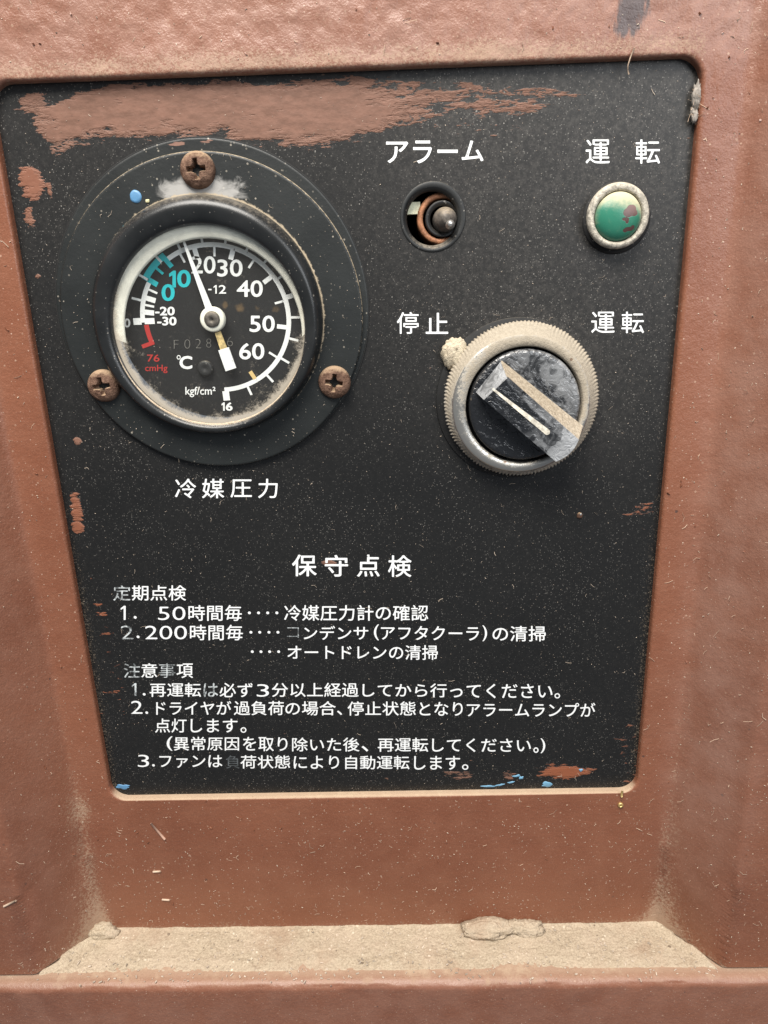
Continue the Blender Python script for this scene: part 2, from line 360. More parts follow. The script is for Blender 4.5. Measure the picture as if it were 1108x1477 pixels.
# ------------------------------------------------------------------ brown steel cover with its cut-out
HW, HH, RAD = 0.090, 0.10885, 0.0058
ZL = -0.1662                                     # level of the ledge
X0, X1, Z1, Z0 = -0.24, 0.24, 0.26, ZL + 0.0009
def sp_(x, k): return k * np.logaddexp(0, x / k)
def cover_y(x, z):
    a = np.abs(x)
    kk = np.where(x > 0, 0.0006, 0.0004)
    y = -1.2 * (sp_(a - 0.102, kk) - sp_(a - 0.117, 0.0004))
    lump = (fbm(x * 230, z * 230, 3, 3) - 0.5) * 0.00046 + (fbm(x * 380, z * 380, 2, 9) - 0.5) * 0.00020
    top = np.clip((z - 0.08) / 0.04, 0, 1)
    lump = lump * (0.20 + 1.05 * top)
    return y + lump
def build_cover():
    loop = []; outer = []; 
    def seg(p, q, op, oq, n):
        for i in range(n):
            t = i / n; loop.append((p[0] + (q[0] - p[0]) * t, p[1] + (q[1] - p[1]) * t)); outer.append((op[0] + (oq[0] - op[0]) * t, op[1] + (oq[1] - op[1]) * t))
    def arc(cx, cz, a0, a1, op, om, oq, n):
        for i in range(n):
            t = i / n; a = math.radians(a0 + (a1 - a0) * t); loop.append((cx + RAD * math.cos(a), cz + RAD * math.sin(a)))
            if t < .5: f = t * 2; outer.append((op[0] + (om[0] - op[0]) * f, op[1] + (om[1] - op[1]) * f))
            else: f = t * 2 - 1; outer.append((om[0] + (oq[0] - om[0]) * f, om[1] + (oq[1] - om[1]) * f))
    w, h = HW - RAD, HH - RAD; e = 0.012; 
    seg((-w, -HH), (w, -HH), (X0 + e, Z0), (X1 - e, Z0), 300)
    arc(w, -h, -90, 0, (X1 - e, Z0), (X1, Z0), (X1, Z0 + e), 24)
    seg((HW, -h), (HW, h), (X1, Z0 + e), (X1, Z1 - e), 340)
    arc(w, h, 0, 90, (X1, Z1 - e), (X1, Z1), (X1 - e, Z1), 24)
    seg((w, HH), (-w, HH), (X1 - e, Z1), (X0 + e, Z1), 300)
    arc(-w, h, 90, 180, (X0 + e, Z1), (X0, Z1), (X0, Z1 - e), 24)
    seg((-HW, h), (-HW, -h), (X0, Z1 - e), (X0, Z0 + e), 340)
    arc(-w, -h, 180, 270, (X0, Z0 + e), (X0, Z0), (X0 + e, Z0), 24)
    loop = np.array(loop); outer = np.array(outer); n = len(loop)
    rr = 0.0011
    # inward normal-free rolled edge: the first rings share the outline and go back
    rings = []; info = []
    ctr_edge = cover_y(loop[:, 0], loop[:, 1])
    for yb in (0.0026, 0.0019, rr):
        rings.append(np.column_stack([loop[:, 0], np.full(n, yb) , loop[:, 1]]))
    ts = np.concatenate([np.array([0.0002, 0.0006, 0.0013, 0.0024, 0.004, 0.006, 0.009]), np.linspace(0.013, 0.40, 84), np.linspace(0.42, 1, 24)])
    for t in ts:
        p = loop + (outer - loop) * t
        d = np.linalg.norm(p - loop, axis=1)
        y = cover_y(p[:, 0], p[:, 1])
        roll = np.where(d < rr, rr - np.sqrt(np.maximum(0, rr * rr - (rr - np.minimum(d, rr)) ** 2)), 0)
        rings.append(np.column_stack([p[:, 0], y + roll, p[:, 1]]))
    V = np.concatenate(rings); F = grid_faces(len(rings), n, True)
    x, z = V[:, 0], V[:, 2]; a = np.abs(x)
    dust = np.exp(-((a - 0.1015) / 0.0035) ** 2) * np.clip((0.02 - z) / 0.18, 0, 1) * 0.34
    dust += np.exp(-((a - 0.104) / 0.008) ** 2) * np.exp(-np.maximum(0, z - ZL) / 0.015) * 0.36
    dust += np.exp(-(z - ZL) / 0.0035) * 0.42 * (a < 0.119)
    dust += np.exp(-np.maximum(0, np.hypot(x + 0.1, z + 0.112) - 0.001) / 0.006) * 0.25
    dust += 0.16 * fbm(x * 30, z * 30, 3, 5)
    dust += np.exp(-((z - HH - 0.002) / 0.003) ** 2) * (a < HW) * 0.33
    dust[:3 * n] += 0.1
    sc0 = P(905, 40, 0); scuff = np.exp(-((x - sc0[0] - 0.15 * (z - sc0[2])) / 0.0055) ** 2) * np.clip((z - 0.109) / 0.006, 0, 1) * np.clip((0.152 - z) / 0.02, 0, 1)
    scuff = np.maximum(scuff * 0.80, np.exp(-((x - sc0[0] + 0.004) / 0.009) ** 2 - ((z - 0.117) / 0.0022) ** 2) * 0.35)
    haze = np.exp(-((x - 0.1095) / 0.011) ** 2) * np.clip((z + 0.16) / 0.06, 0, 1) * 0.9 + np.exp(-((x + 0.112) / 0.012) ** 2) * 0.25  # sheen painted paler along the slanted side walls
    topb = np.clip((z - 0.100) / 0.012, 0, 1); haze = np.maximum(haze * (1 - topb), topb * 0.85); dust = dust + .16 * topb  # haze painted paler over the top band, dust mask raised with it
    return mesh_obj('machine_cover', V, F, M['cover'], None, True, dict(dust=dust, scuff=scuff, haze=np.clip(haze, 0, 1), updust=np.ones(len(x)), lumpy=topb))
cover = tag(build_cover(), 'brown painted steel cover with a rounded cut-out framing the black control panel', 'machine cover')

# bottom rail with the ledge
def build_rail():
    prof = [(0.012, ZL), (0.004, ZL), (-0.004, ZL), (-0.010, ZL)]
    r = 0.0028; yf = -0.0222
    prof += [(-0.0145, ZL), (yf + r + 0.001, ZL - 0.00005)]
    for i in range(0, 11):
        a = math.radians(90 * i / 10); prof.append((yf + r - r * math.sin(a), ZL - r + r * math.cos(a)))
    prof += [(yf, ZL - 0.005), (yf, ZL - 0.008)] + [(yf, ZL - 0.012 - 0.006 * i) for i in range(14)]
    xs = np.linspace(X0, X1, 640); V = []; D = []
    for y, z in prof:
        l = (fbm(xs * 150, np.full_like(xs, (y * 1.0 + z) * 150), 3, 31) - 0.5) * 0.0006
        l2 = (fbm(xs * 60, np.full_like(xs, 2.0), 3, 8) - 0.5) * 0.0007 * (1 if z < ZL - 0.0001 and z > ZL - 0.006 else 0)
        for x, q, q2 in zip(xs, l, l2):
            fr = z < ZL - 0.001
            V.append((x, y + (q + q2 if fr else 0), z + (q * 0.4 if not fr else 0)))
            D.append(0.30 if z > ZL - 0.006 else 0.20)
    n = len(xs); V = np.array(V); D = np.array(D)
    return mesh_obj('base_rail', V, grid_faces(len(prof), n), M['cover'], None, True, dict(dust=D * .6, scuff=np.zeros(len(V)), haze=np.full(len(V), .35), lumpy=np.zeros(len(V)), updust=np.full(len(V), .0) + .85 * np.clip((V[:, 1] + .0226) / .006, 0, 1)))
rail = tag(build_rail(), 'brown painted bottom rail whose ledge carries the dust below the cover', 'machine frame')

def build_ledge_dust():
    nx, ny = 700, 80
    xs = np.linspace(-0.1165, 0.1165, nx); V = []
    for j in range(ny):
        t = j / (ny - 1); y = 0.0012 - 0.0207 * t
        h = 0.00055 + (fbm(xs * 220, np.full_like(xs, y * 220), 4, 77) - 0.5) * 0.0010 + (fbm(xs * 900, np.full_like(xs, y * 900), 2, 12) - 0.5) * 0.0003
        ragged = -0.0150 + (fbm(xs * 60, xs * 0 + 3, 4, 21) - 0.5) * 0.006
        fade = np.clip((y - ragged) / 0.005 + 0.55, 0.25, 1); h = 0.00055 + (h - 0.00055) * fade
        h = h - np.clip((ragged + .002 - y) / 0.006, 0, 1) * 0.00085 + np.clip((ragged + .002 - y) / 0.003, 0, 1) * (vnoise(xs * 1100, np.full_like(xs, y * 1100), 66) - .5) * .0003
        h = h - np.clip((-.0168 - y) / .0022, 0, 1) * .0018
        lim = 0.1022 + np.clip(-y, 0, 1) * 0.83 + (fbm(np.full_like(xs, y * 300) + np.sign(xs) * 7, xs * 0 + 1, 3, 91) - .5) * .003; h = h + .0009 * np.exp(-((np.abs(xs) - lim + .0012) / .0018) ** 2)
        h = h - np.clip((np.abs(xs) - lim + 0.0005) / 0.0012, 0, 1) * 0.0016
        h = h + np.exp(-np.maximum(0, -y) / 0.0012) * 0.0005
        for x, q in zip(xs, h): V.append((x, y, ZL + q))
    o = mesh_obj('dust_layer', V, grid_faces(ny, nx), M['dust']); o['kind'] = 'stuff'; o['label'] = 'thick tan dust lying along the ledge under the cover'; o['category'] = 'dust'
    return o
build_ledge_dust()

def blob(name, c, r, mat, seed, amp=0.25, parent=None, nu=40, nv=24, fr=1.0):
    V = []
    for i in range(nv + 1):
        th = math.pi * i / nv
        for j in range(nu):
            ph = 2 * math.pi * j / nu
            d = np.array([math.sin(th) * math.cos(ph), math.sin(th) * math.sin(ph), math.cos(th)])
            k = 1 + amp * 2 * (float(fbm(np.array([d[0] * 1.6 + seed]), np.array([d[2] * 1.6 + d[1] * 1.3 + seed * 3]), 4, seed)[0]) - 0.5) \
                + amp * 0.6 * (float(vnoise(np.array([d[0] * 9 * fr + seed]), np.array([d[2] * 9 * fr + d[1] * 7]), seed + 5)[0]) - 0.5)
            V.append((c[0] + d[0] * r[0] * k, c[1] + d[1] * r[1] * k, c[2] + d[2] * r[2] * k))
    return mesh_obj(name, V, grid_faces(nv + 1, nu, True), mat, parent)
q = P(703, 1345, -0.003); tag(blob('dust_clump', (q[0], -0.0028, ZL + 0.0018), (0.0092, 0.0040, 0.0033), M['dust'], 4, 0.26, None, 64, 40, 2.0), 'larger pale rounded dust clump on the ledge against the cover', 'dust clump', 'dust clumps on the ledge')
q = P(757, 1340, -0.003); tag(blob('dust_clump', (q[0], -0.0022, ZL + 0.0012), (0.0070, 0.0034, 0.0028), M['dust'], 9, 0.34, None, 64, 40, 2.2), 'smaller crumbling dust clump touching the right side of the larger one on the ledge', 'dust clump', 'dust clumps on the ledge')
q = P(150, 1347, -0.002); tag(blob('dust_clump', (q[0], -0.0018, ZL + 0.0010), (0.0055, 0.0030, 0.0034), M['dust'], 14, 0.35), 'cracked tan dust heap in the left corner of the ledge', 'dust clump', 'dust clumps on the ledge')

# ------------------------------------------------------------------ black control panel
def px_poly(pts, y=Y_PAN): return np.array([P(u, v, y)[[0, 2]] for u, v in pts])
def blobs(x, z, items, y=Y_PAN):
    out = np.zeros_like(x)
    for u, v, ru, rv, s in items:
        p = P(u, v, y); ex = abs(P(u + ru, v, y)[0] - p[0]); ez = abs(P(u, v + rv, y)[2] - p[2])
        d = np.sqrt(((x - p[0]) / ex) ** 2 + ((z - p[2]) / ez) ** 2)
        out = np.maximum(out, s * np.clip(1.45 - d * 0.95, 0, 1))
    return out
GX, GZ, GR = circ(82, 525, 220, 670, Y_PAN - 0.002)   # gauge flange
ALX, ALZ, ALR = circ(577, 672, 260, 365, Y_PAN)
def build_panel():
    hx, hz = 0.0935, 0.1125; st = 0.0006
    xs = np.arange(-hx, hx + st / 2, st); zs = np.arange(-hz, hz + st / 2, st)
    X, Z = np.meshgrid(xs, zs); x = X.ravel(); z = Z.ravel()
    up = px_poly([(0, 175), (28, 150), (55, 136), (78, 146), (130, 127), (250, 121), (300, 119), (520, 116), (600, 113), (760, 118), (860, 125), (900, 130)])
    lo = px_poly([(0, 180), (40, 186), (75, 216), (130, 205), (200, 197), (250, 193), (330, 198), (400, 212), (480, 206), (560, 196), (650, 186), (760, 180), (860, 165), (900, 160)])
    o = np.argsort(up[:, 0]); zu = np.interp(x, up[o, 0], up[o, 1]); o = np.argsort(lo[:, 0]); zl = np.interp(x, lo[o, 0], lo[o, 1])
    d = np.minimum(zu - z, z - zl)
    dens = np.interp(x, [P(-10, 160)[0], P(35, 160)[0], P(90, 160)[0], P(500, 160)[0], P(560, 160)[0], P(700, 160)[0], P(800, 160)[0], P(880, 160)[0]], [0.0, 0.60, 1.28, 1.2, 0.70, 0.57, 0.46, 0.16])
    paint = np.clip(0.42 + np.minimum((zu - z) / 0.0052, (z - zl) / 0.0075), 0, 1) * dens * (0.62 + 0.62 * fbm(x * 160, z * 260, 3, 51))
    paint = np.maximum(paint, blobs(x, z, [(50, 150, 22, 20, 0.8), (45, 262, 17, 24, 0.95), (72, 275, 5, 12, 0.6), (42, 315, 8, 14, 0.6), (110, 732, 9, 22, 0.85), (112, 760, 9, 8, 1.0), (112, 637, 5, 6, 0.9), (55, 398, 4, 4, 0.8), (812, 1113, 36, 10, 0.95), (735, 1118, 14, 8, 0.5),
        (722, 345, 4, 5, 0.5), (150, 905, 12, 55, 0.30), (175, 1000, 14, 50, 0.30), (165, 1010, 40, 60, 0.16), (925, 735, 22, 40, 0.28), (908, 1085, 22, 40, 0.33), (475, 811, 9, 5, 0.9), (660, 1118, 30, 9, 0.4), (560, 1125, 60, 8, 0.2)]))
    rust = np.clip(blobs(x, z, [(812, 1112, 60, 20, 1), (45, 270, 30, 60, 0.45), (110, 740, 30, 60, 0.7), (150, 930, 60, 140, 1.0), (910, 1085, 40, 60, 0.6), (925, 735, 30, 50, 0.8)]), 0, 1)
    film = 0.012 + 0.02 * fbm(x * 40, z * 40, 4, 2)
    film = film + 0.16 * np.clip((z + 0.0) / 0.10, 0, 1) * np.clip((x + 0.02) / 0.05, 0.28, 1)  # sheen of the upper right painted into the dust film
    sw = P(757, 575); film += 0.10 * np.exp(-np.maximum(0, np.hypot(x - sw[0], z - sw[2]) - 0.021) / 0.006) * np.clip(0.5 + (x - sw[0] + z - sw[2]) / 0.03, 0, 1)
    ex = HW - np.abs(x); grit = np.exp(-np.maximum(0, ex - 0.001) / 0.0035) * np.clip((0.06 - z) / 0.10, 0, 1)
    ez = z + HH; grit = np.maximum(grit, np.exp(-np.maximum(0, ez) / 0.0028) * 1.0)
    grit = grit * 0.75
    grit = np.maximum(grit, 0.3 * np.exp(-np.hypot((x + 0.082) / 0.012, (z + 0.08) / 0.04) ** 2))
    nr, nc = X.shape; F = []
    k1 = np.hypot(X - GX, Z - GZ) < 0.036; k2 = np.hypot(X - ALX, Z - ALZ) < 0.0082; kill = k1 | k2
    for i in range(nr - 1):
        for j in range(nc - 1):
            if kill[i, j] and kill[i + 1, j] and kill[i, j + 1] and kill[i + 1, j + 1]: continue
            F.append((i * nc + j, i * nc + j + 1, (i + 1) * nc + j + 1, (i + 1) * nc + j))
    V = np.column_stack([x, np.full_like(x, Y_PAN), z])
    return mesh_obj('control_panel', V, F, M['panel'], None, True, dict(paint=paint, rust=rust, film=film, grit=grit))
panel = tag(build_panel(), 'black printed control panel with white Japanese lettering and brown overspray set behind the brown cover', 'control panel')

# ------------------------------------------------------------------ lettering
_cache = {}
ONE = np.array([(.20, 0), (.335, 0), (.335, .70), (.225, .70), (.03, .575), (.03, .465), (.20, .555)])
def outline(t):
    if t == '1': return ONE, np.roll(ONE, -1, 0)
    cu = bpy.data.curves.new('txt', 'FONT'); cu.body = t; cu.size = 1.0; cu.resolution_u = 4; cu.fill_mode = 'FRONT'
    o = bpy.data.objects.new('txt', cu); COL.objects.link(o)
    dg = bpy.context.evaluated_depsgraph_get(); dg.update()
    me = bpy.data.meshes.new_from_object(o.evaluated_get(dg))
    V = np.array([v.co[:2] for v in me.vertices]); cnt = {}
    for p in me.polygons:
        for e in p.edge_keys: cnt[e] = cnt.get(e, 0) + 1
    E = np.array([e for e, c in cnt.items() if c == 1])
    bpy.data.objects.remove(o); bpy.data.curves.remove(cu); bpy.data.meshes.remove(me)
    return V[E[:, 0]], V[E[:, 1]]
def text_geo(t, off):
    """flat rounded lettering: the contour of the glyph outlines' distance field at +off"""
    key = (t, off)
    if key in _cache: return _cache[key]
    A, B = outline(t); lo = np.minimum(A.min(0), B.min(0)) - 0.08; hi = np.maximum(A.max(0), B.max(0)) + 0.08
    st = 1 / 44.0
    xs = np.arange(lo[0], hi[0] + st, st); ys = np.arange(lo[1], hi[1] + st, st)
    S = np.full((len(ys), len(xs)), 1.0)
    for c0 in range(0, len(xs), 40):
        xx = xs[c0:c0 + 40]; near = (np.minimum(A[:, 0], B[:, 0]) < xx[-1] + .15) & (np.maximum(A[:, 0], B[:, 0]) > xx[0] - .15)
        if not near.any(): continue
        a, b = A[near], B[near]; X, Yg = np.meshgrid(xx, ys); p = np.column_stack([X.ravel(), Yg.ravel()])
        d = b - a; L = (d ** 2).sum(1) + 1e-12; D = np.full(len(p), 1e9); ins = np.zeros(len(p), int)
        for q in range(len(a)):
            tt = np.clip(((p - a[q]) @ d[q]) / L[q], 0, 1); D = np.minimum(D, ((p - a[q] - tt[:, None] * d[q]) ** 2).sum(1))
        for q in range(len(A)):
            if max(A[q, 0], B[q, 0]) < xx[0] or True:
                y0, y1 = A[q, 1], B[q, 1]
                if y0 == y1: continue
                m = ((p[:, 1] >= y0) != (p[:, 1] >= y1)); ins += m & (p[:, 0] < A[q, 0] + (p[:, 1] - y0) / (y1 - y0) * (B[q, 0] - A[q, 0]))
        S[:, c0:c0 + 40] = (np.sqrt(D) * np.where(ins % 2 == 1, -1, 1)).reshape(X.shape)
    F_ = S - off; V = []; F = []; idx = {}
    def vid(k, x, y):
        if k not in idx: idx[k] = len(V); V.append((x, y))
        return idx[k]
    inn = F_ < 0
    full = inn[:-1, :-1] & inn[1:, :-1] & inn[:-1, 1:] & inn[1:, 1:]; anyc = inn[:-1, :-1] | inn[1:, :-1] | inn[:-1, 1:] | inn[1:, 1:]
    for r in range(full.shape[0]):
        c = 0
        while c < full.shape[1]:
            if full[r, c]:
                e = c
                while e < full.shape[1] and full[r, e]: e += 1
                F.append((vid((r, c), xs[c], ys[r]), vid((r, e), xs[e], ys[r]), vid((r + 1, e), xs[e], ys[r + 1]), vid((r + 1, c), xs[c], ys[r + 1]))); c = e; continue
            if anyc[r, c]:
                cs = [(r, c), (r, c + 1), (r + 1, c + 1), (r + 1, c)]; poly = []
                for k_ in range(4):
                    p0, p1 = cs[k_], cs[(k_ + 1) % 4]; f0, f1 = F_[p0], F_[p1]
                    if f0 < 0: poly.append(vid(p0, xs[p0[1]], ys[p0[0]]))
                    if (f0 < 0) != (f1 < 0):
                        w = f0 / (f0 - f1); kk = (min(p0, p1), max(p0, p1))
                        poly.append(vid(kk, xs[p0[1]] + w * (xs[p1[1]] - xs[p0[1]]), ys[p0[0]] + w * (ys[p1[0]] - ys[p0[0]])))
                if len(poly) > 2: F.append(tuple(poly))
            c += 1
    V = np.column_stack([np.array(V), np.zeros(len(V))])
    _cache[key] = (V, F); return V, F
def put_text(name, pieces, mat, parent, y, label=None):
    """pieces: (string, uL, uR, vTopLeft, vBottomLeft, vTopRight, vBottomRight[, offset]) in photo pixels, laid on plane y"""
    VV, FF = [], []; n = 0
    for pc in pieces:
        s, ul, ur, tl, bl, tr, br = pc[:7]; off = pc[7] if len(pc) > 7 else OFF
        V, F = text_geo(s, off)
        lo = V.min(0); hi = V.max(0); t = (V - lo) / np.maximum(hi - lo, 1e-9)
        A, B, C, D = P(ul, bl, y), P(ur, br, y), P(ur, tr, y), P(ul, tl, y)
        a, b = t[:, 0:1], t[:, 1:2]
        W = (A * (1 - a) + B * a) * (1 - b) + (D * (1 - a) + C * a) * b
        VV.append(W); FF += [tuple(i + n for i in f) for f in F]; n += len(W)
    o = mesh_obj(name, np.concatenate(VV), FF, mat, parent, False)
    if label: o['label'] = label
    return o
def dots(pts, d, y):
    V, F = [], []
    for u, v in pts:
        c = P(u, v, y); n = len(V)
        for k in range(14): V.append((c[0] + d / 2 * math.cos(k * math.pi / 7), y, c[2] + d / 2 * math.sin(k * math.pi / 7)))
        F.append(tuple(range(n, n + 14)))
    return V, F
OFF = 0.006
YT = Y_PAN - 0.00006
def T(s, l, r, t, b, t2=None, b2=None, off=None):
    return (s, l, r, t, b, t if t2 is None else t2, b if b2 is None else b2) + ((off,) if off is not None else ())
put_text('lettering', [T('ア', 557, 589, 204, 235, off=.012), T('ラ', 596, 623, 202.5, 235.5, off=.012), T('ー', 631, 660.5, 215.6, 220.6, off=.01), T('ム', 666, 697.5, 202.5, 232.5, off=.012)], M['ink'], panel, YT)
put_text('lettering', [T('運', 845, 879.6, 201, 235.7, off=.004), T('転', 916.5, 952.2, 201, 236, off=.004)], M['ink'], panel, YT)
put_text('lettering', [T('停', 572.6, 604, 450, 481.5, off=.004), T('止', 614.2, 646.6, 451, 481.5, off=.008)], M['ink'], panel, YT)
put_text('lettering', [T('運', 853.1, 886.7, 449.5, 480, off=.004), T('転', 896.5, 929, 449.5, 480.5, off=.004)], M['ink'], panel, YT)
put_text('lettering', [T('冷', 252.6, 282.8, 690.3, 718.5), T('媒', 291.4, 323.4, 690.5, 718.7), T('圧', 332.6, 363.3, 691.5, 717.5), T('力', 372.3, 400.6, 690.5, 718.5)], M['ink'], panel, YT)
put_text('lettering', [T('保', 421.4, 457, 800, 831.3, off=.010), T('守', 468.4, 502.2, 800.5, 831.7, off=.010), T('点', 515, 547.8, 800, 831.7, off=.010), T('検', 559.8, 593.6, 801, 832.3, off=.008)], M['ink'], panel, YT)
put_text('lettering', [T('期点検', 190.2, 268.5, 844.2, 866.3)], M['ink'], panel, YT)
put_text('lettering', [T('50', 228, 267.5, 875, 894.4, off=-.006), T('時間毎', 271.8, 349, 872.8, 895.6), T('冷媒圧力計の確認', 410, 617.7, 872.8, 895.4), T('1', 174, 181.3, 873.8, 894.2, off=-.012)], M['ink'], panel, YT)
put_text('lettering', [T('200', 209.8, 269.6, 902.6, 922.2, off=-.006), T('時間毎', 274, 350.4, 901.2, 923.6), T('ンデンサ', 438.4, 531.3, 902.8, 922.7), T('(', 539.4, 546.7, 900.6, 923.6, off=.004), T('アフタクーラ', 549.6, 691, 902.8, 922.6, 903.3, 924), T(')', 696, 702.7, 902, 925, off=.004), T('の清掃', 710.6, 787.3, 902.9, 925.2)], M['ink'], panel, YT)
put_text('lettering', [T('オートドレンの清掃', 414.7, 631.6, 930.2, 951.2, 930.6, 952)], M['ink'], panel, YT)
put_text('lettering', [T('意', 203.8, 226.9, 956.8, 977.5), T('項', 254.6, 278.3, 957, 978)], M['ink'], panel, YT)
put_text('lettering', [T('再運転', 215.8, 290, 985, 1005.3), T('必ず', 316.7, 364.5, 985, 1005.8), T('3', 370.4, 388, 987, 1005, off=-.006), T('分以上経過', 392.2, 517.3, 985, 1005.3), T('してから行', 523, 644.8, 985.5, 1005.5, 986, 1006), T('ってください。', 649.5, 808, 986.3, 1006.8, 986.6, 1007.5)], M['ink'], panel, YT)
put_text('lettering', [T('2', 189.2, 205.6, 1010.9, 1029.6, off=-.006), T('ドライヤが', 225.3, 333.6, 1011.2, 1031), T('過負荷', 337.4, 409.6, 1011.2, 1031.6), T('の場合、', 411.7, 493.6, 1011.5, 1032), T('停止状態', 501.5, 599.7, 1011.8, 1032.2), T('となり', 605.3, 667.5, 1012.6, 1032.5), T('アラームランプが', 673.4, 858.9, 1013.2, 1033.4, 1013.8, 1033.9)], M['ink'], panel, YT)
put_text('lettering', [T('点灯', 223.7, 269.3, 1036.4, 1056.7), T('します', 275, 342.6, 1036.8, 1056.6), T('。', 347, 355.5, 1049, 1057)], M['ink'], panel, YT)
put_text('lettering', [T('(', 240.4, 249, 1062, 1083, off=.004), T('異常原因', 250.8, 344.9, 1062.8, 1082.7), T('を取り', 350.5, 414.7, 1063, 1083.3, 1063.5, 1083.8), T('除いた後', 421.4, 518.5, 1063.9, 1084), T('、', 521.8, 531.3, 1076, 1084), T('再運転', 544.9, 617.7, 1064.2, 1084.5), T('してください', 623.4, 765.9, 1065, 1084.5, 1065.7, 1085), T('。', 769.5, 777, 1078, 1086, off=.01), T(')', 779.9, 786.7, 1065, 1086.5, off=.004)], M['ink'], panel, YT)
put_text('lettering', [T('3', 198.9, 215, 1088.8, 1106.4, off=-.006), T('ファンは', 229.8, 320.7, 1089.2, 1107.6), T('荷状態', 347, 418.5, 1089.4, 1108.6), T('により', 423.7, 489.1, 1090, 1109), T('自動運転', 498, 590.7, 1090, 1109.7), T('します', 597.4, 663.7, 1090.4, 1110.3), T('。', 666.6, 675.7, 1102.5, 1110.5)], M['ink'], panel, YT)
V, F = dots([(195, 890.5), (359.8, 884), (373, 884), (386.2, 884), (399.4, 884), (199.2, 918.6), (362, 912), (374.7, 912), (388, 912), (401, 912), (364, 940), (376.5, 940), (389, 940), (402, 940), (208, 1001.5), (211.7, 1028), (221.4, 1104)], 0.00095, YT)
mesh_obj('lettering', V, F, M['ink'], panel, False)
for w_ in (T('定', 163.5, 188.4, 844.2, 866.3, off=.004), T('注', 178.6, 202.7, 956.8, 977.5, off=.004), T('2', 174.8, 192.4, 902.4, 922, off=-.012), T('1', 190, 196.8, 985.4, 1003.7, off=-.015), T('は', 293.6, 314.4, 985.4, 1005.3, off=.006)):
    put_text('lettering', [w_], M['worn'], panel, YT, 'worn grey character')
put_text('lettering', [T('コ', 414, 431, 905, 919.7, off=-.014)], M['worn'], panel, YT, 'thin rubbed off character')
put_text('lettering', [T('事', 229.1, 253, 956.8, 977.5, off=-.008)], M['worn'], panel, YT, 'grey half rubbed off character')
put_text('lettering', [T('負', 326, 345.5, 1089.5, 1108.5, off=.0)], M['ghost'], panel, YT, 'almost vanished character')

def patch(name, u, v, ru, rv, mat, parent, y, th=0.0003, seed=1, amp=0.35, rot=0.0):
    c = P(u, v, y); ex = abs(P(u + ru, v, y)[0] - c[0]); ez = abs(P(u, v + rv, y)[2] - c[2]); n = 28
    V = []
    for k, (f, h) in enumerate([(1.0, 0), (0.9, 0.7), (0.6, 1.0), (0.0, 1.05)]):
        for j in range(n):
            a = 2 * math.pi * j / n; w = 1 + amp * 2 * (float(vnoise(np.array([math.cos(a) * 1.7 + seed * 3.1]), np.array([math.sin(a) * 1.7 + seed]), seed)[0]) - .5)
            dx, dz = f * w * ex * math.cos(a), f * w * ez * math.sin(a)
            V.append((c[0] + dx * math.cos(rot) - dz * math.sin(rot), y - th * h, c[2] + dx * math.sin(rot) + dz * math.cos(rot)))
    return mesh_obj(name, V, grid_faces(4, n, True), mat, parent)
for i, (u, v, ru, rv, m) in enumerate([(788, 1131.5, 7, 3.5, 'sky'), (722, 1132, 7, 1.4, 'sky'), (737, 1128.5, 6, 1.3, 'sky'), (746, 1119, 6, 1.6, 'sky'), (838, 1110.5, 2.5, 2.2, 'sky'), (752, 1122, 3, 2, 'sky'), (705, 1134, 9, 1.2, 'sky'), (178, 1135, 10, 3.5, 'blue')]):
    patch('paint_fleck', u, v, ru, rv, M[m], panel, Y_PAN, 0.0002, i + 3, 0.5, 0.25 if i in (1, 2, 3) else 0)['label'] = 'light blue paint fleck'

o = patch('rust_glint_speck', 836, 743.5, 4.2, 4.2, M['rust'], panel, Y_PAN, .0005, 3, .15); o['label'] = 'small dark rusty bead'
o = patch('rust_glint_speck', 838, 742, 1.6, 1.6, M['tip'], panel, Y_PAN - .0005, .0001, 5, .1)  # bright dot painted on the bead as its highlight
# ------------------------------------------------------------------ pressure gauge
gauge = thing('pressure_gauge', (GX, Y_PAN, GZ), 'round black refrigerant pressure gauge with white scale, white needle and three rusty screws', 'gauge')
PX, PZ, PR = circ(82, 530, 197, 670, Y_PAN)
YF = Y_PAN - 0.0016
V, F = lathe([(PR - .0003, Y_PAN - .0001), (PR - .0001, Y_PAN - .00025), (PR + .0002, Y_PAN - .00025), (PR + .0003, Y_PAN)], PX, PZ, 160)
mesh_obj('seam_shadow', V, F, M['inner'], gauge)  # raised black ring standing in for the shadow gap around the plate
# subdivide the plate so the paint attribute has room
def ring_grid(r0, r1, y0, y1, cx, cz, nr=26, n=160, cx1=None, cz1=None, dome=0.0):
    V = []
    for i in range(nr):
        t = i / (nr - 1); r = r0 + (r1 - r0) * t; ccx = cx if cx1 is None else cx + (cx1 - cx) * t; ccz = cz if cz1 is None else cz + (cz1 - cz) * t
        for j in range(n):
            a = 2 * math.pi * j / n; V.append((ccx + r * math.cos(a), y0 + (y1 - y0) * t, ccz + r * math.sin(a)))
    return V
def add_rings(V, n, rings, cx, cz):
    for r, y in rings:
        for j in range(n):
            a = 2 * math.pi * j / n; V.append((cx + r * math.cos(a), y, cz + r * math.sin(a)))
    return V
n = 160
V = ring_grid(0.032, PR - .0003, Y_PAN - .0004, Y_PAN - .0004, PX, PZ, 30, n); V = add_rings(V, n, [(PR, Y_PAN - .0002), (PR + .00005, Y_PAN + .0003)], PX, PZ)
V = np.array(V); x, z = V[:, 0], V[:, 2]
a_paint = blobs(x, z, [(250, 207, 26, 5, 0.75), (300, 204, 20, 4, 0.75), (335, 209, 12, 3, .6)])
mesh_obj('mounting_plate', V, grid_faces(32, n, True), M['flange'], gauge, True, dict(chalk_glint=np.zeros(len(V)), paint=a_paint, edge=np.zeros(len(V))))
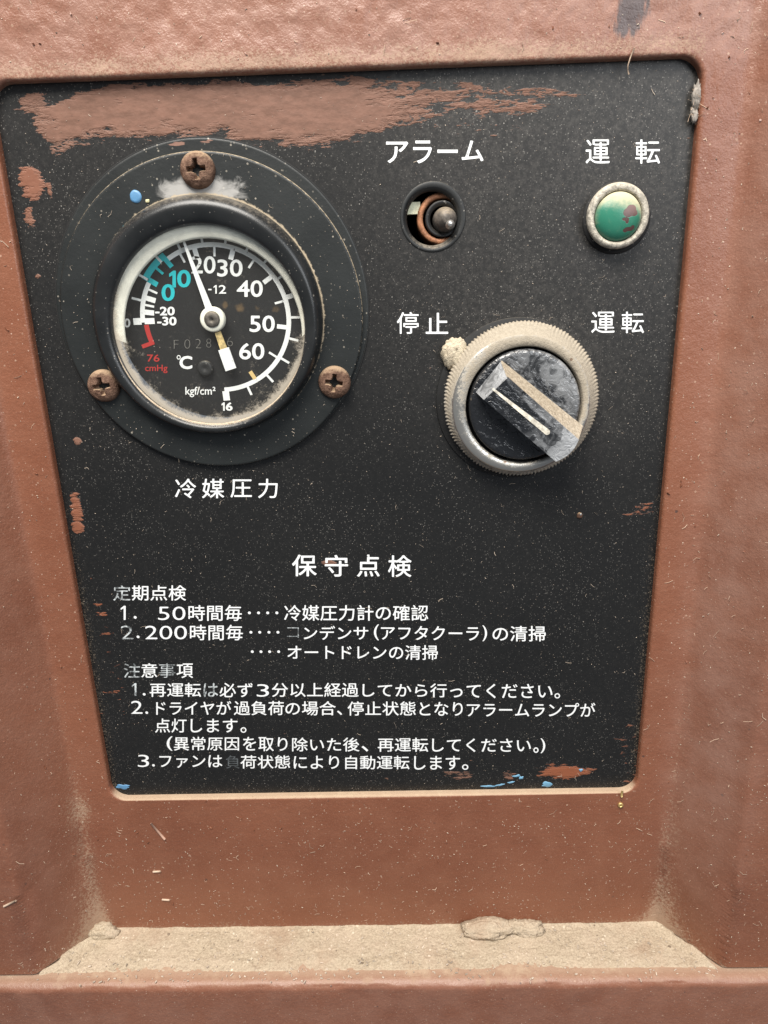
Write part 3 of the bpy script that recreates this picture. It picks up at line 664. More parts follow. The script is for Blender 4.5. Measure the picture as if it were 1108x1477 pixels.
V = ring_grid(0.030, GR - .0005, YF, YF, GX, GZ, 40, n); V = add_rings(V, n, [(GR - .0002, YF + .0001), (GR, YF + .0004), (GR, Y_PAN)], GX, GZ)
V = np.array(V); x, z = V[:, 0], V[:, 2]; rr = np.hypot(x - GX, z - GZ); ang = np.arctan2(z - GZ, x - GX)
chalk_glint = blobs(x, z, [(285, 276, 58, 24, 1.15), (245, 276, 24, 18, .9), (330, 274, 26, 20, .9)], YF)
BX, BZ, BR = circ(133.6, 468, 283, 622, YF)
rb = np.hypot(x - BX, z - BZ)
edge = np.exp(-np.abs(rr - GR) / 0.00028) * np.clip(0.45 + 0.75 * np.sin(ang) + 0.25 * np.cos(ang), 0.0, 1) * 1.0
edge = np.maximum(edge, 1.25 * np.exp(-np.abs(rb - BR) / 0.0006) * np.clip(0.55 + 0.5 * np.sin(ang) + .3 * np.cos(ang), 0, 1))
mesh_obj('flange', V, grid_faces(43, n, True), M['flange'], gauge, True, dict(chalk_glint=chalk_glint, paint=np.zeros(len(V)), edge=edge))
# rounded bezel: rings run from its foot on the flange to the opening
OX, OZ, OR = circ(157, 443, 326, 609, -0.0021)
V = []; prof = []
for i in range(15):
    t = i / 14.0
    prof.append((t, math.sin(math.pi * min(1, t * 1.12)) ** 0.7 if t < 0.89 else None))
crest = -0.0036; NB = 22
for i in range(NB):
    t = i / (NB - 1)
    # quarter-round outside, crest, quarter-round inside
    a = math.pi * t
    f = 0.5 - 0.5 * math.cos(a)            # 0..1 from foot to lip
    h = math.sin(a) if t < .5 else 1 - (1 - math.sin(a)) * 0.28
    y = YF + (crest - YF) * h
    r = BR + (OR - BR) * f; cx = BX + (OX - BX) * f; cz = BZ + (OZ - BZ) * f
    for j in range(n):
        aa = 2 * math.pi * j / n; V.append((cx + r * math.cos(aa), y, cz + r * math.sin(aa)))
yl = V[-1][1]
V = add_rings(V, n, [(OR - .0002, yl + .0006), (OR - .0002, yl + .0016)], OX, OZ)
mesh_obj('bezel', V, grid_faces(NB + 2, n, True), M['black'], gauge)
YD = 0.0036
DX, DZ, _ = circ(311.1 - 105, 311.1 + 105, 457.2 - 107, 457.2 + 107, YD)
# inner wall, cream ring over the top, dark sleeve elsewhere
def wall(name, a0, a1, mat, r_in, y_in, ro, yo, k=90, dz=0.0):
    V = []
    for i in range(6):
        t = i / 5
        for j in range(k):
            a = math.radians(a0 + (a1 - a0) * j / (k - 1))
            x0, z0 = OX + ro * math.cos(a), OZ + ro * math.sin(a); x1, z1 = DX + r_in * math.cos(a), DZ + dz + r_in * math.sin(a)
            V.append((x0 + (x1 - x0) * t, yo + (y_in - yo) * t, z0 + (z1 - z0) * t))
    for j in range(k):     # back return gives the ring a thickness
        a = math.radians(a0 + (a1 - a0) * j / (k - 1)); V.append((OX + (ro + .0008) * math.cos(a), y_in, OZ + (ro + .0008) * math.sin(a)))
    return mesh_obj(name, V, grid_faces(7, k), mat, gauge)
V, F = lathe([(OR - .0001, yl + .0014), (OR + .0004, yl + .0022), (OR + .0006, YD + .0004)], OX, OZ, 120); mesh_obj('sleeve', V, F, M['soot'], gauge)
IXc, IZc, IRc = circ(178.5, 437, 346, 606, yl + .0023)
V = []; kk_ = 140
for i in range(7):
    t = i / 6
    for j in range(kk_):
        a = math.radians(-4 + 188.5 * j / (kk_ - 1)); bow = .0003 * math.sin(math.pi * t)
        x0, z0 = OX + (OR + .0001) * math.cos(a), OZ + (OR + .0001) * math.sin(a); x1, z1 = IXc + IRc * math.cos(a), IZc + IRc * math.sin(a)
        V.append((x0 + (x1 - x0) * t, yl + .0017 + .0006 * t - bow, z0 + (z1 - z0) * t))
for j in range(kk_):
    a = math.radians(-4 + 188.5 * j / (kk_ - 1)); V.append((IXc + (IRc + .0016) * math.cos(a), yl + .0050, IZc + (IRc + .0016) * math.sin(a)))
mesh_obj('retaining_ring', V, grid_faces(8, kk_), M['cream'], gauge)
# dial
nr, n2 = 40, 120; V = []
for i in range(nr):
    for j in range(n2): r = (OR + .001) * i / (nr - 1); a = 2 * math.pi * j / n2; V.append((DX + r * math.cos(a), YD, DZ + r * math.sin(a)))
V = np.array(V); st = blobs(V[:, 0], V[:, 2], [(345, 443, 9, 8, .75), (325, 440, 6, 7, .6), (372, 445, 7, 6, .6), (398, 446, 8, 7, .7)], YD)
dial = mesh_obj('dial', V, grid_faces(nr, n2, True), M['dial'], gauge, True, dict(stain=st))
dial.matrix_parent_inverse = Matrix.Translation(-Vector(gauge.location))
k = 0.0562e-3
def dparent(o):
    o.matrix_parent_inverse = Matrix.Identity(4); return o
YM = YD - 0.00008
def WA(a, R=366):                 # dial angle of a mark seen at image angle a
    q_ = P(140 + (592.5 + R * math.cos(math.radians(a))) / 3.4625, 310 + (515 - R * math.sin(math.radians(a))) / 3.4625, YD)
    w_ = math.degrees(math.atan2(q_[2] - DZ, q_[0] - DX)); return w_ + 360 if w_ < -120 else w_
def strip_arc(r0, r1, a0, a1, m=60):
    V = []; 
    a0, a1 = WA(a0), WA(a1)
    for r in (r0, r1):
        for j in range(m): a = math.radians(a0 + (a1 - a0) * j / (m - 1)); V.append((DX + r * math.cos(a), YM, DZ + .955 * r * math.sin(a)))
    return V, grid_faces(2, m)
def tick(a, r0, r1, w):
    a = math.radians(WA(a)); c, s = math.cos(a), math.sin(a); V = []
    for r, q in ((r0, -w / 2), (r0, w / 2), (r1, w / 2), (r1, -w / 2)): V.append((DX + r * c - q * s, YM - 0.00002, DZ + .955 * (r * s + q * c)))
    return V, [(0, 1, 2, 3)]
def join(parts):
    V, F = [], []
    for v, f in parts: n = len(V); V += list(v); F += [tuple(i + n for i in q) for q in f]
    return V, F
R0, R1 = 355 * k, 378 * k
p = [strip_arc(R0, R1, 149, 183.5), strip_arc(R0, R1, -83, 130)]
for i in range(17):
    pass
    p.append(tick(182.5 - 16.55 * i, R1 - .0002, (425 if i not in (0,) else 415) * k, (34 if i in (0, 16) else 24 if i == 10 else 12) * k))
for a, w in ((182.5, 30), (174.8, 26), (163, 26), (106.4, 24), (76.5, 24), (37.9, 22), (-7.8, 22)): p.append(tick(a, 308 * k, R0 + .0002, w * k))
for a in (168.8, 155.8, 118, 91.2, 58, 14.7, -33.7): p.append(tick(a, 310 * k, R0 + .0002, 11 * k))
V, F = join(p); dparent(mesh_obj('scale', V, F, M['dialwhite'], dial, False))
V, F = join([strip_arc(374 * k, 406 * k, 127.8, 150.6), tick(149, 326 * k, 378 * k, 26 * k), tick(138.6, 332 * k, 378 * k, 13 * k), tick(129.3, 326 * k, 378 * k, 24 * k)])
dparent(mesh_obj('scale', V, F, M['cyan'], dial, False))['label'] = 'turquoise band of the scale'
V, F = join([strip_arc(340 * k, 364 * k, 185.6, 203), tick(202.2, 342 * k, 408 * k, 20 * k)])
dparent(mesh_obj('scale', V, F, M['red'], dial, False))['label'] = 'red end of the scale'
V, F = tick(-58, 312 * k, R0 + .0002, 20 * k); dparent(mesh_obj('scale', V, F, m_ink('yellowed_ink', (0.66, 0.47, 0.20)), dial, False))['label'] = 'yellowed tick of the scale'
def Z2(s, x0, x1, y0, y1, off=0.0): u = lambda q: 140 + q / 3.4625; v = lambda q: 310 + q / 3.4625; return (s, u(x0), u(x1), v(y0), v(y1), v(y0), v(y1), off)
for s, x0, x1, y0, y1, off, m in [('20', 470, 592, 205, 293, .014, 'dialwhite'), ('30', 600, 727, 222, 308, .014, 'dialwhite'), ('40', 698, 828, 326, 410, .014, 'dialwhite'), ('50', 762, 888, 502, 585, .014, 'dialwhite'), ('60', 710, 836, 640, 722, .014, 'dialwhite'),
        ('1', 360, 394, 278, 362, .02, 'cyan'), ('0', 400, 468, 274, 362, .02, 'cyan'), ('0', 322, 388, 345, 430, .02, 'cyan'), ('-', 555, 572, 369, 376, .0, 'dialwhite'), ('1', 582, 598, 350, 393, .0, 'dialwhite'), ('2', 608, 645, 350, 393, .012, 'dialwhite'), ('-20', 290, 388, 458, 502, .03, 'dialwhite'), ('-30', 300, 397, 508, 552, .03, 'dialwhite'),
        ('0', 135, 166, 517, 562, .02, 'dialwhite'), ('1', 622, 638, 936, 978, .02, 'dialwhite'), ('6', 643, 677, 936, 978, .03, 'dialwhite'), ('76', 250, 312, 697, 733, .01, 'red'), ('cmHg', 240, 352, 748, 790, .01, 'red'), ('kgf/cm²', 441, 592, 858, 910, .012, 'dialwhite'), ('C', 412, 476, 704, 770, .03, 'dialwhite'), ('°', 398, 418, 700, 722, .0, 'dialwhite')]:
    dparent(put_text('numeral' if s.strip('-').isdigit() or s == '-' else 'unit_mark', [Z2(s, x0, x1, y0, y1, off)], M[m], dial, YM - .00002))
dparent(put_text('serial_number', [Z2('F', 384, 407, 625, 668, -.03), Z2('0', 437, 465, 622, 667, -.03), Z2('2', 492, 520, 620, 665, -.03), Z2('8', 546, 570, 618, 662, -.03), Z2('6', 650, 678, 608, 655, -.03)], M['grey'], dial, YM - .00002))
# dial screw
c = P(140 + 545 / 3.4625, 310 + 765 / 3.4625, YD); V, F = lathe([(.0022, YD - .0002), (.0022, YD - .0012), (.0017, YD - .0016), (.0008, YD - .0013), (0, YD - .0011)], c[0], c[2], 32)
dparent(mesh_obj('dial_screw', V, F, M['soot'], dial))
# needle
YN = 0.0014
ndl = [P(u, v, YN)[[0, 2]] for u, v in ((262.5, 342), (307.3, 460.5), (333.3, 533))]
def bar(pts, w, y0, y1):
    V = []
    for (pp, ww) in zip(pts, w):
        d = np.array(ndl[2]) - np.array(ndl[0]); d /= np.linalg.norm(d); nn = np.array([-d[1], d[0]])
        for s in (-1, 1):
            for yy in (y0, y1): V.append((pp[0] + nn[0] * s * ww / 2, yy, pp[1] + nn[1] * s * ww / 2))
    F = []
    for i in range(len(pts) - 1):
        a = 4 * i; b = a + 4; F += [(a, b, b + 2, a + 2), (a + 1, a + 3, b + 3, b + 1), (a, a + 1, b + 1, b), (a + 2, b + 2, b + 3, a + 3)]
    e = 4 * (len(pts) - 1); F += [(0, 2, 3, 1), (e, e + 1, e + 3, e + 2)]
    return V, F
lp = lambda t: ndl[0] + (ndl[1] - ndl[0]) * t; lq = lambda t: ndl[1] + (ndl[2] - ndl[1]) * t
V, F = bar([lp(0), lp(.75), lp(1.0)], [.0005, .0017, .0021], YN, YN + .0004)
needle = mesh_obj('needle', V, F, M['dialwhite'], gauge, False)
V, F = bar([lq(0.25), lq(.62)], [.0017, .0020], YN, YN + .0004)
dparent(mesh_obj('needle_neck', V, F, m_plain('yellowed_paint', (0.62, 0.46, 0.20), .6, 0, .5, 500), needle, False))
V, F = bar([lq(.58), lq(1.0)], [.0031, .0032], YN - .0002, YN + .0003)
dparent(mesh_obj('counterweight', V, F, M['dialwhite'], needle, False))
c = ndl[1]; V, F = lathe([(.0034, YN + .001), (.0034, YN - .0008), (.0031, YN - .0011), (.0022, YN - .0011)], c[0], c[1], 48)
dparent(mesh_obj('hub', V, F, M['cream'], needle))
V, F = lathe([(.0021, YN - .0009), (.0021, YN - .0014), (.0017, YN - .0017), (.0006, YN - .0018), (.0004, YN - .0012), (0, YN - .0012)], c[0], c[1], 48)
dparent(mesh_obj('hub_pin', V, F, M['steel'], needle))
# glass
V = []; yg = yl + .0012
for i in range(36):
    for j in range(n2): r = (OR - .0001) * i / 35; a = 2 * math.pi * j / n2; V.append((OX + r * math.cos(a), yg, OZ + r * math.sin(a)))
V = np.array(V); a = np.arctan2(V[:, 2] - OZ, V[:, 0] - OX); r = np.hypot(V[:, 0] - OX, V[:, 2] - OZ)
gd = np.exp(-(OR - r) / .0013) * np.clip(.5 - .8 * np.sin(a) - .15 * np.cos(a), 0, 1) * 1.5 + np.exp(-(OR - r) / .006) * np.clip(-.2 - np.sin(a) * .5 - .5 * np.cos(a), 0, 1) * .30 + .18 * np.exp(-np.hypot(V[:, 0] - P(400, 580)[0], V[:, 2] - P(400, 580)[2]) / .004)
mesh_obj('glass', V, grid_faces(36, n2, True), M['glass'], gauge, True, dict(dust=gd))
# dusty lip on the lower inside edge of the bezel
V = []
for i in range(6):
    for j in range(90):
        a = math.radians(188 + 160 * j / 89); e = math.sin(math.pi * j / 89) ** .5 * (0.75 + .5 * float(vnoise(np.array([j * .4]), np.array([0.5]), 5)[0]))
        t = math.pi * (i / 5.0); rr_ = OR + .0001 + .00045 * math.cos(t) * e; V.append((OX + rr_ * math.cos(a), yl + .0001 - .0005 * math.sin(t) * e, OZ + rr_ * math.sin(a)))
mesh_obj('dust_rim', V, grid_faces(6, 90), M['dust'], gauge)['label'] = 'tan dust caught along the lower lip'
# screws with a cross recess
def screw(u, v, rot):
    y = YF; c = P(u, v, y - .0015); R = 0.0046; V = []; nr_, nn = 30, 72
    for i in range(nr_):
        for j in range(nn):
            r = R * i / (nr_ - 1); a = 2 * math.pi * j / nn; px, pz = r * math.cos(a), r * math.sin(a)
            h = .0024 * math.sqrt(max(0, 1 - (r / R) ** 2.6)) + .0002
            qx, qz = px * math.cos(rot) + pz * math.sin(rot), -px * math.sin(rot) + pz * math.cos(rot)
            L = .0025; wv = .00060
            dd = min(max(abs(qx) - wv - .0005 * max(0, 1 - abs(qz) / .0014), abs(qz) - L), max(abs(qz) - wv - .0005 * max(0, 1 - abs(qx) / .0014), abs(qx) - L))
            rec = np.clip(-dd / .0002, 0, 1) * .0040 * max(.4, 1 - math.hypot(qx, qz) / .0040)
            h -= rec; h += .00015 * (float(vnoise(np.array([px * 1500 + u]), np.array([pz * 1500]), 3)[0]) - .5)
            V.append((c[0] + px, y - h, c[2] + pz))
    for j in range(nn): a = 2 * math.pi * j / nn; V.append((c[0] + R * math.cos(a), y + .0004, c[2] + R * math.sin(a)))
    return mesh_obj('screw', V, grid_faces(nr_ + 1, nn, True), M['rust'], gauge)
screw(283.5, 244, 0.05); screw(147.5, 557, 0.12); screw(482, 552, -0.15)
patch('paint_spot', 195.5, 283.5, 8.5, 9.5, M['blue'], gauge, YF, .0003, 3, .08)['label'] = 'round blue paint spot'
patch('paint_spot', 181, 328, 4, 3.5, m_plain('teal_paint', (.10, .42, .50), .5), gauge, YF - .0002, .0004, 5, .2)['label'] = 'small turquoise paint spot'
for u, v in ((213, 290), (214.5, 310), (373, 311)): patch('paint_spot', u, v, 3, 3, m_plain('cream_spot', (.62, .58, .34), .6) if u == 213 else bpy.data.materials['cream_spot'], gauge, YF, .0003, int(u), .2)['label'] = 'tiny cream speck'

# ------------------------------------------------------------------ alarm lamp holder without its lens
alarm = thing('alarm_lamp_holder', (ALX, Y_PAN, ALZ), 'open black lamp hole with rusty socket and grey bulb under the alarm lettering', 'lamp holder')
HX, HZ, HR = circ(587.6, 659, 275, 354, Y_PAN)
V = ring_grid(ALR, ALR - .0002, Y_PAN + .0001, Y_PAN - .0002, ALX, ALZ, 2, 96)
for cx, cz, r, y in ((ALX, ALZ, ALR - .0004, Y_PAN - .0003), (ALX, ALZ, ALR - .0014, Y_PAN - .00025), (HX, HZ, HR + .0009, Y_PAN - .0001), (HX, HZ, HR + .0005, Y_PAN + .0003), (HX, HZ, HR, Y_PAN + .0009), (HX, HZ, HR + .0012, Y_PAN + .0016)):
    V = add_rings(V, 96, [(r, y)], cx, cz)
mesh_obj('ring', V, grid_faces(8, 96, True), m_black_plastic('holder_ring', (.012, .013, .013), .5, .55), alarm)
V, F = lathe([(HR + .006, Y_PAN + .0016), (HR + .006, Y_PAN + .030), (0.0, Y_PAN + .030)], HX, HZ, 48); mesh_obj('housing', V, F, M['inner'], alarm)
def zc(x, y, yy): return P(560 + x / 8.523, 240 + y / 8.523, yy)
def sock(name, x, y, rpx, prof, mat, ydeep, seg=64):
    c = zc(x, y, ydeep); e = abs(zc(x + rpx, y, ydeep)[0] - c[0]); V, F = lathe([(r * e, ydeep + d) for r, d in prof], c[0], c[2], seg); return mesh_obj(name, V, F, mat, alarm)
sock('collar', 655, 640, 300, [(1.0, .012), (1.0, .0005), (.95, 0), (.80, 0), (.76, .0006), (.74, .012)], M['copper'], 0.0048)
sock('insulator', 668, 645, 212, [(1.0, .012), (1.0, .0), (.96, -.0004), (.86, -.0002), (.72, .0002), (.70, .010)], M['soot'], 0.0046)
sock('bulb', 700, 655, 152, [(1.0, .012), (1.0, .002), (.97, .0), (.88, -.0014), (.72, -.0026), (.52, -.0034), (.36, -.0038), (.30, -.0040), (0, -.0040)], M['steel'], 0.0045)
c = zc(762, 708, .0004); e = abs(zc(762 + 46, 708, .0004)[0] - c[0]); V, F = lathe([(1.3 * e, .0014), (1.15 * e, .0006), (.9 * e, .0003), (.82 * e, -.0006), (.5 * e, -.0010), (0, -.0011)], c[0], c[2], 32); mesh_obj('bulb_tip', V, F, M['tip'], alarm)
c = zc(308, 512, .0055); V = [(c[0] + sx * .0019, c[1] + d, c[2] + sz * .0015) for d in (0, .002) for sx, sz in ((-1, -1), (1, -1), (1, 1), (-1, 1))]
mesh_obj('backlit_tab', V, [(0, 1, 2, 3), (4, 7, 6, 5), (0, 4, 5, 1), (1, 5, 6, 2), (2, 6, 7, 3), (3, 7, 4, 0)], M['yellow'], alarm, False)  # bright colour stands in for light coming from behind the panel

# ------------------------------------------------------------------ green pilot lamp
LX, LZ, LR = circ(846, 938, 263, 358, -0.0006)
pilot = thing('pilot_lamp', (LX, Y_PAN, LZ), 'green domed pilot lamp in a pale corroded bezel', 'pilot lamp')
b = circ(840, 938, 262, 366, Y_PAN)
V, F = lathe([(b[2] - .003, Y_PAN - .0006), (b[2] - .0004, Y_PAN - .0006), (b[2], Y_PAN - .0003), (b[2], Y_PAN)], b[0], b[1], 72); mesh_obj('gasket', V, F, M['rubber'], pilot)
EX, EZ, ER = circ(858, 927.4, 275.5, 347.5, -0.0012)
V = []
for r, y, cx, cz in ((LR - .0006, Y_PAN - .0002, LX, LZ), (LR - .0003, .0004, LX, LZ), (LR, .0000, LX, LZ), (LR - .0002, -.0008, LX, LZ), (LR - .0009, -.0013, LX, LZ), (ER + .0005, -.0012, EX, EZ), (ER + .0001, -.0008, EX, EZ), (ER, .0008, EX, EZ)):
    V = add_rings(V, 96, [(r, y)], cx, cz)
mesh_obj('bezel', V, grid_faces(8, 96, True), M['bezel'], pilot)
V = []; nl, ml = 44, 110
for i in range(nl):
    for j in range(ml):
        t = i / (nl - 1); r = ER * .985 * math.sin(t * math.pi / 2 * 1.0); a = 2 * math.pi * j / ml; V.append((EX + r * math.cos(a), -.0002 - .0029 * math.cos(t * math.pi / 2) ** .9, EZ + r * math.sin(a)))
V = np.array(V); lx = (V[:, 0] - EX) / ER; lz = (V[:, 2] - EZ) / ER
dust = np.clip((lz + .25 * lx - .05) / .85, 0, 1) * .95 + .35 * np.clip((np.hypot(lx, lz) - .8) / .2, 0, 1) * (lz > -.3)
pt = blobs(V[:, 0], V[:, 2], [(912, 301, 8, 6, 1), (907, 307, 8, 7, 1), (915, 306, 7, 6, .9), (903, 316, 6, 3, .95), (905, 319, 3, 4, .9), (909, 330, 8, 3.4, .95), (914, 327.5, 4, 4, .9), (903, 332, 4, 3, .9)], -.0030)
mesh_obj('lens', V, grid_faces(nl, ml, True), M['lens'], pilot, True, dict(dust=dust, paint=pt))

# ------------------------------------------------------------------ selector switch
YB, YR, YK, YH = 0.0004, -0.0040, -0.0046, -0.0108
KX, KZ, KR = circ(641, 861.7, 463, 684, YB)
switch = thing('selector_switch', (KX, Y_PAN, KZ), 'black rotary selector switch with dusty knurled chrome ring turned towards the lower right', 'rotary switch')
g = circ(629, 861, 458, 688, Y_PAN - .0006)
V, F = lathe([(g[2] - .004, Y_PAN - .0007), (g[2] - .0002, Y_PAN - .0007), (g[2], Y_PAN - .0004), (g[2], Y_PAN)], g[0], g[1], 96); mesh_obj('gasket', V, F, M['rubber'], switch)
RX, RZ, RR = circ(653, 852, 484, 679, YR); IX, IZ, IR = circ(670.5, 842, 501, 666, YR + .0003)
NK = 130; nn = NK * 6; wob = vnoise(np.arange(nn) * .09, np.zeros(nn), 41)
V = []; dd = []
def kring(r, y, cx, cz, knurl, d0):
    for j in range(nn):
        a = 2 * math.pi * j / nn; kk = knurl * (abs(((j % 6) / 6.0) * 2 - 1) - .5)
        kk *= 0.35 + 1.3 * wob[j]; V.append((cx + (r + kk) * math.cos(a), y, cz + (r + kk) * math.sin(a)))
        dd.append(d0 + .22 + .24 * max(-.6, math.sin(a + .4)))
for r, y, cx, cz, kn, d0 in ((KR - .0009, Y_PAN - .0008, KX, KZ, 0, .0), (KR - .0004, .0012, KX, KZ, .0005, .05), (KR, YB + .0002, KX, KZ, .00065, .05), (KR, YB - .0010, KX, KZ, .00065, .10), (KR - .0005, YB - .0016, KX, KZ, .0004, .22),
        (RR + (KR - RR) * .55, YB - .0024, (RX + KX) / 2, (RZ + KZ) / 2, 0, .20), (RR + .0004, YR + .0007, RX, RZ, 0, .12), (RR, YR + .0002, RX, RZ, 0, -.15), (RR - .0003, YR, RX, RZ, 0, -.10), (RR * .5 + IR * .5, YR, (RX + IX) / 2, (RZ + IZ) / 2, 0, .02), (IR + .0003, YR + .0001, IX, IZ, 0, .05), (IR, YR + .0005, IX, IZ, 0, .1), (IR - .0001, YR + .004, IX, IZ, 0, -.2)):
    kring(r, y, cx, cz, kn * .7, d0)
mesh_obj('knurled_ring', V, grid_faces(13, nn, True), M['ring'], switch, True, dict(dust=np.array(dd)))
DX_, DZ_, DR_ = circ(676, 838.5, 505, 662.5, YK)
V = []; n = 96
for r, y in ((DR_, YK + .006), (DR_, YK + .0008), (DR_ - .0003, YK + .0002), (DR_ - .0010, YK)): V = add_rings(V, n, [(r, y)], DX_, DZ_)
for i in range(22): V = add_rings(V, n, [((DR_ - .0010) * (1 - (i + 1) / 22), YK)], DX_, DZ_)
V = np.array(V); sx = (V[:, 0] - DX_) / DR_; sz = (V[:, 2] - DZ_) / DR_
ck = np.clip((sx + sz) * .17 - .05, -.16, .14)  # painted reflections paler to the upper right, darker lower left
knob = mesh_obj('knob', V, grid_faces(26, n, True), M['knob'], switch, True, dict(chalk_glint=ck, dustface=.5 * np.exp(-((np.hypot(sx, sz) - .97) / .03) ** 2) * (sx * .3 + sz > -.2)))
# handle bar: plateau, sloped upper side, ramp at the back, blunt overhanging tip
def Q(x, y, yy): return P(620 + x / 4.262, 450 + y / 4.262, yy)
YKb = YK + .0001
top = [Q(333, 540, YH), Q(482, 402, YH), Q(916, 786, YH), Q(862, 868, YH), Q(775, 920, YH)]
bas = [Q(283, 492, YKb), Q(442, 296, YKb), Q(942, 700, YKb), Q(866, 850, YKb), Q(772, 905, YKb)]
def handle():
    N = 40; V = []; 
    # subdivided top plateau as a bilinear patch plus side loops
    A, B, C, D, E_ = [np.array(p) for p in top]
    def front(t):  # rounded tip edge from E_ to C through D
        return (1 - t) ** 2 * E_ + 2 * t * (1 - t) * (2 * D - .5 * (E_ + C)) + t * t * C
    a, b_, c_, d_, e_ = [np.array(p) for p in bas]
    def frontb(t): return (1 - t) ** 2 * e_ + 2 * t * (1 - t) * (2 * d_ - .5 * (e_ + c_)) + t * t * c_
    def T_(s, t): return (1 - s) * ((1 - t) * A + t * B) + s * front(t)
    def B_(s, t): return (1 - s) * ((1 - t) * a + t * b_) + s * frontb(t)
    V = [T_(i / N, j / 14) for i in range(N + 1) for j in range(15)]; F = grid_faces(N + 1, 15)
    rim = [(i / N, 0.0) for i in range(N + 1)] + [(1, j / 14) for j in range(1, 15)] + [(i / N, 1.0) for i in range(N - 1, -1, -1)] + [(0, j / 14) for j in range(13, 0, -1)]
    base = len(V); m = len(rim)
    for w in (0.0, .06, .5, 1.0):
        for s, t in rim: V.append(T_(s, t) * (1 - w) + B_(s, t) * w + np.array([0, .00025 if w == 0.06 else (0.00002 if w == 0 else 0), 0]))
    F += [(base + i * m + j, base + i * m + (j + 1) % m, base + (i + 1) * m + (j + 1) % m, base + (i + 1) * m + j) for i in range(3) for j in range(m)]
    V = np.array(V)
    al = ((V[:, 0] - DX_) - (V[:, 2] - DZ_)) / DR_ * .7071; ac = ((V[:, 0] - DX_) + (V[:, 2] - DZ_)) / DR_ * .7071
    ck = -.16 + .40 * np.clip((al - .05) / .9, 0, 1) + .14 * (ac > .05)  # highlights painted paler towards the tip and upper side
    df = np.zeros(len(V)); s_ = np.array([0.0] * base + [1.0 if (t > .98 and w_ > 0) else 0.0 for w_ in (0, 1, 1, 1) for s, t in rim]); ck[base:] += np.array([.40 if s < .02 and t < .98 else 0.0 for w_ in range(4) for s, t in rim])
    o = mesh_obj('handle', V, F, M['knob'], switch, False, dict(chalk_glint=ck, dustface=s_)); return o
handle()
V = []; yy = YH - .00012
c0, c1 = np.array(Q(392, 476, yy)), np.array(Q(722, 738, yy)); d = (c1 - c0) / np.linalg.norm(c1 - c0); nn_ = np.array([-d[2], 0, d[0]])
w0, w1 = .00028, .00078; ring = []
for i in range(13): a = math.pi / 2 + math.pi * i / 12; ring.append(c0 + d * math.cos(a) * w0 + nn_ * math.sin(a) * w0)
for i in range(13): a = -math.pi / 2 + math.pi * i / 12; ring.append(c1 + d * math.cos(a) * w1 + nn_ * math.sin(a) * w1)
V = [r for r in ring] + [r + np.array([0, .0003, 0]) for r in ring]; m = len(ring)
mesh_obj('pointer_line', V, [tuple(range(m))] + [(i, (i + 1) % m, m + (i + 1) % m, m + i) for i in range(m)], m_plain('worn_cream_paint', (0.60, 0.555, 0.46), .55, 0, .45, 600, .2), switch, False)
q = P(657, 512, .0005); tag(blob('mud_clump', (q[0], .0010, q[2]), (.0036, .0022, .0046), M['clump'], 23, .28, None, 48, 30), 'pale dried mud clump stuck on the upper left rim of the selector switch', 'mud clump')

# ------------------------------------------------------------------ small things
def tube(pts, rad, sides=5):
    V, F = [], []; pts = [np.array(p, float) for p in pts]
    for i, p in enumerate(pts):
        d = pts[min(i + 1, len(pts) - 1)] - pts[max(i - 1, 0)]; d /= np.linalg.norm(d) + 1e-12
        u = np.cross(d, [0.3, 1, .2]); u /= np.linalg.norm(u) + 1e-12; w = np.cross(d, u)
        for k_ in range(sides): a = 2 * math.pi * k_ / sides; V.append(p + (u * math.cos(a) + w * math.sin(a)) * rad)
    for i in range(len(pts) - 1):
        for k_ in range(sides): F.append((i * sides + k_, i * sides + (k_ + 1) % sides, (i + 1) * sides + (k_ + 1) % sides, (i + 1) * sides + k_))
    F.append(tuple(range(sides))); F.append(tuple(range(len(V) - 1, len(V) - sides - 1, -1)))
    return V, F
cv = lambda u, v, d=0.0: (lambda p: np.array([p[0], float(cover_y(np.array([p[0]]), np.array([p[2]]))[0]) - d, p[2]]))(P(u, v, 0))
V, F = tube([cv(914, 70, .0004), P(909, 84, -.0008), P(906, 94, -.0006), P(905.5, 101, .0000), P(907, 107, .0006)], .00017)
tag(mesh_obj('straw_fibre', V, F, M['fibre']), 'short pale straw fibre hanging over the upper edge of the panel', 'fibre')
lint = thing('lint_tuft', P(1004, 150, .001), 'ragged grey lint tuft caught in the upper right edge of the panel opening', 'lint')
o = blob('tuft', P(1004.5, 139, .0012), (.0010, .0010, .0030), M['lint'], 31, .5, lint)
o = blob('tuft', P(1001, 165, .0012), (.0009, .0008, .0016), M['lint'], 37, .6, lint)
p = []
for i in range(26):
    u, v = 1003 + RNG.normal() * 2.5, 145 + RNG.uniform(-16, 26); b0 = P(u, v, .0008); p.append(tube([b0, b0 + RNG.normal(size=3) * .0006, b0 + RNG.normal(size=3) * .0009], .00006, 3))
V, F = join(p); mesh_obj('loose_strand', V, F, M['fibre'], lint)
ey = thing('brass_eyelet', cv(895, 1158), 'tiny brass coloured eyelet and pin just below the lower right corner of the panel', 'eyelet')
c = cv(895, 1160.5, .0003); V, F = lathe([(.0009, c[1] + .0004), (.0009, c[1] - .0002), (.0007, c[1] - .0004), (.0004, c[1] - .0003), (.00035, c[1] + .0002)], c[0], c[2], 28); mesh_obj('ring', V, F, M['brass'], ey)
V, F = tube([P(898, 1141, -.0004), P(897, 1145, -.0008), P(897, 1149, -.0008)], .0004, 8); mesh_obj('pin', V, F, M['brass'], ey)
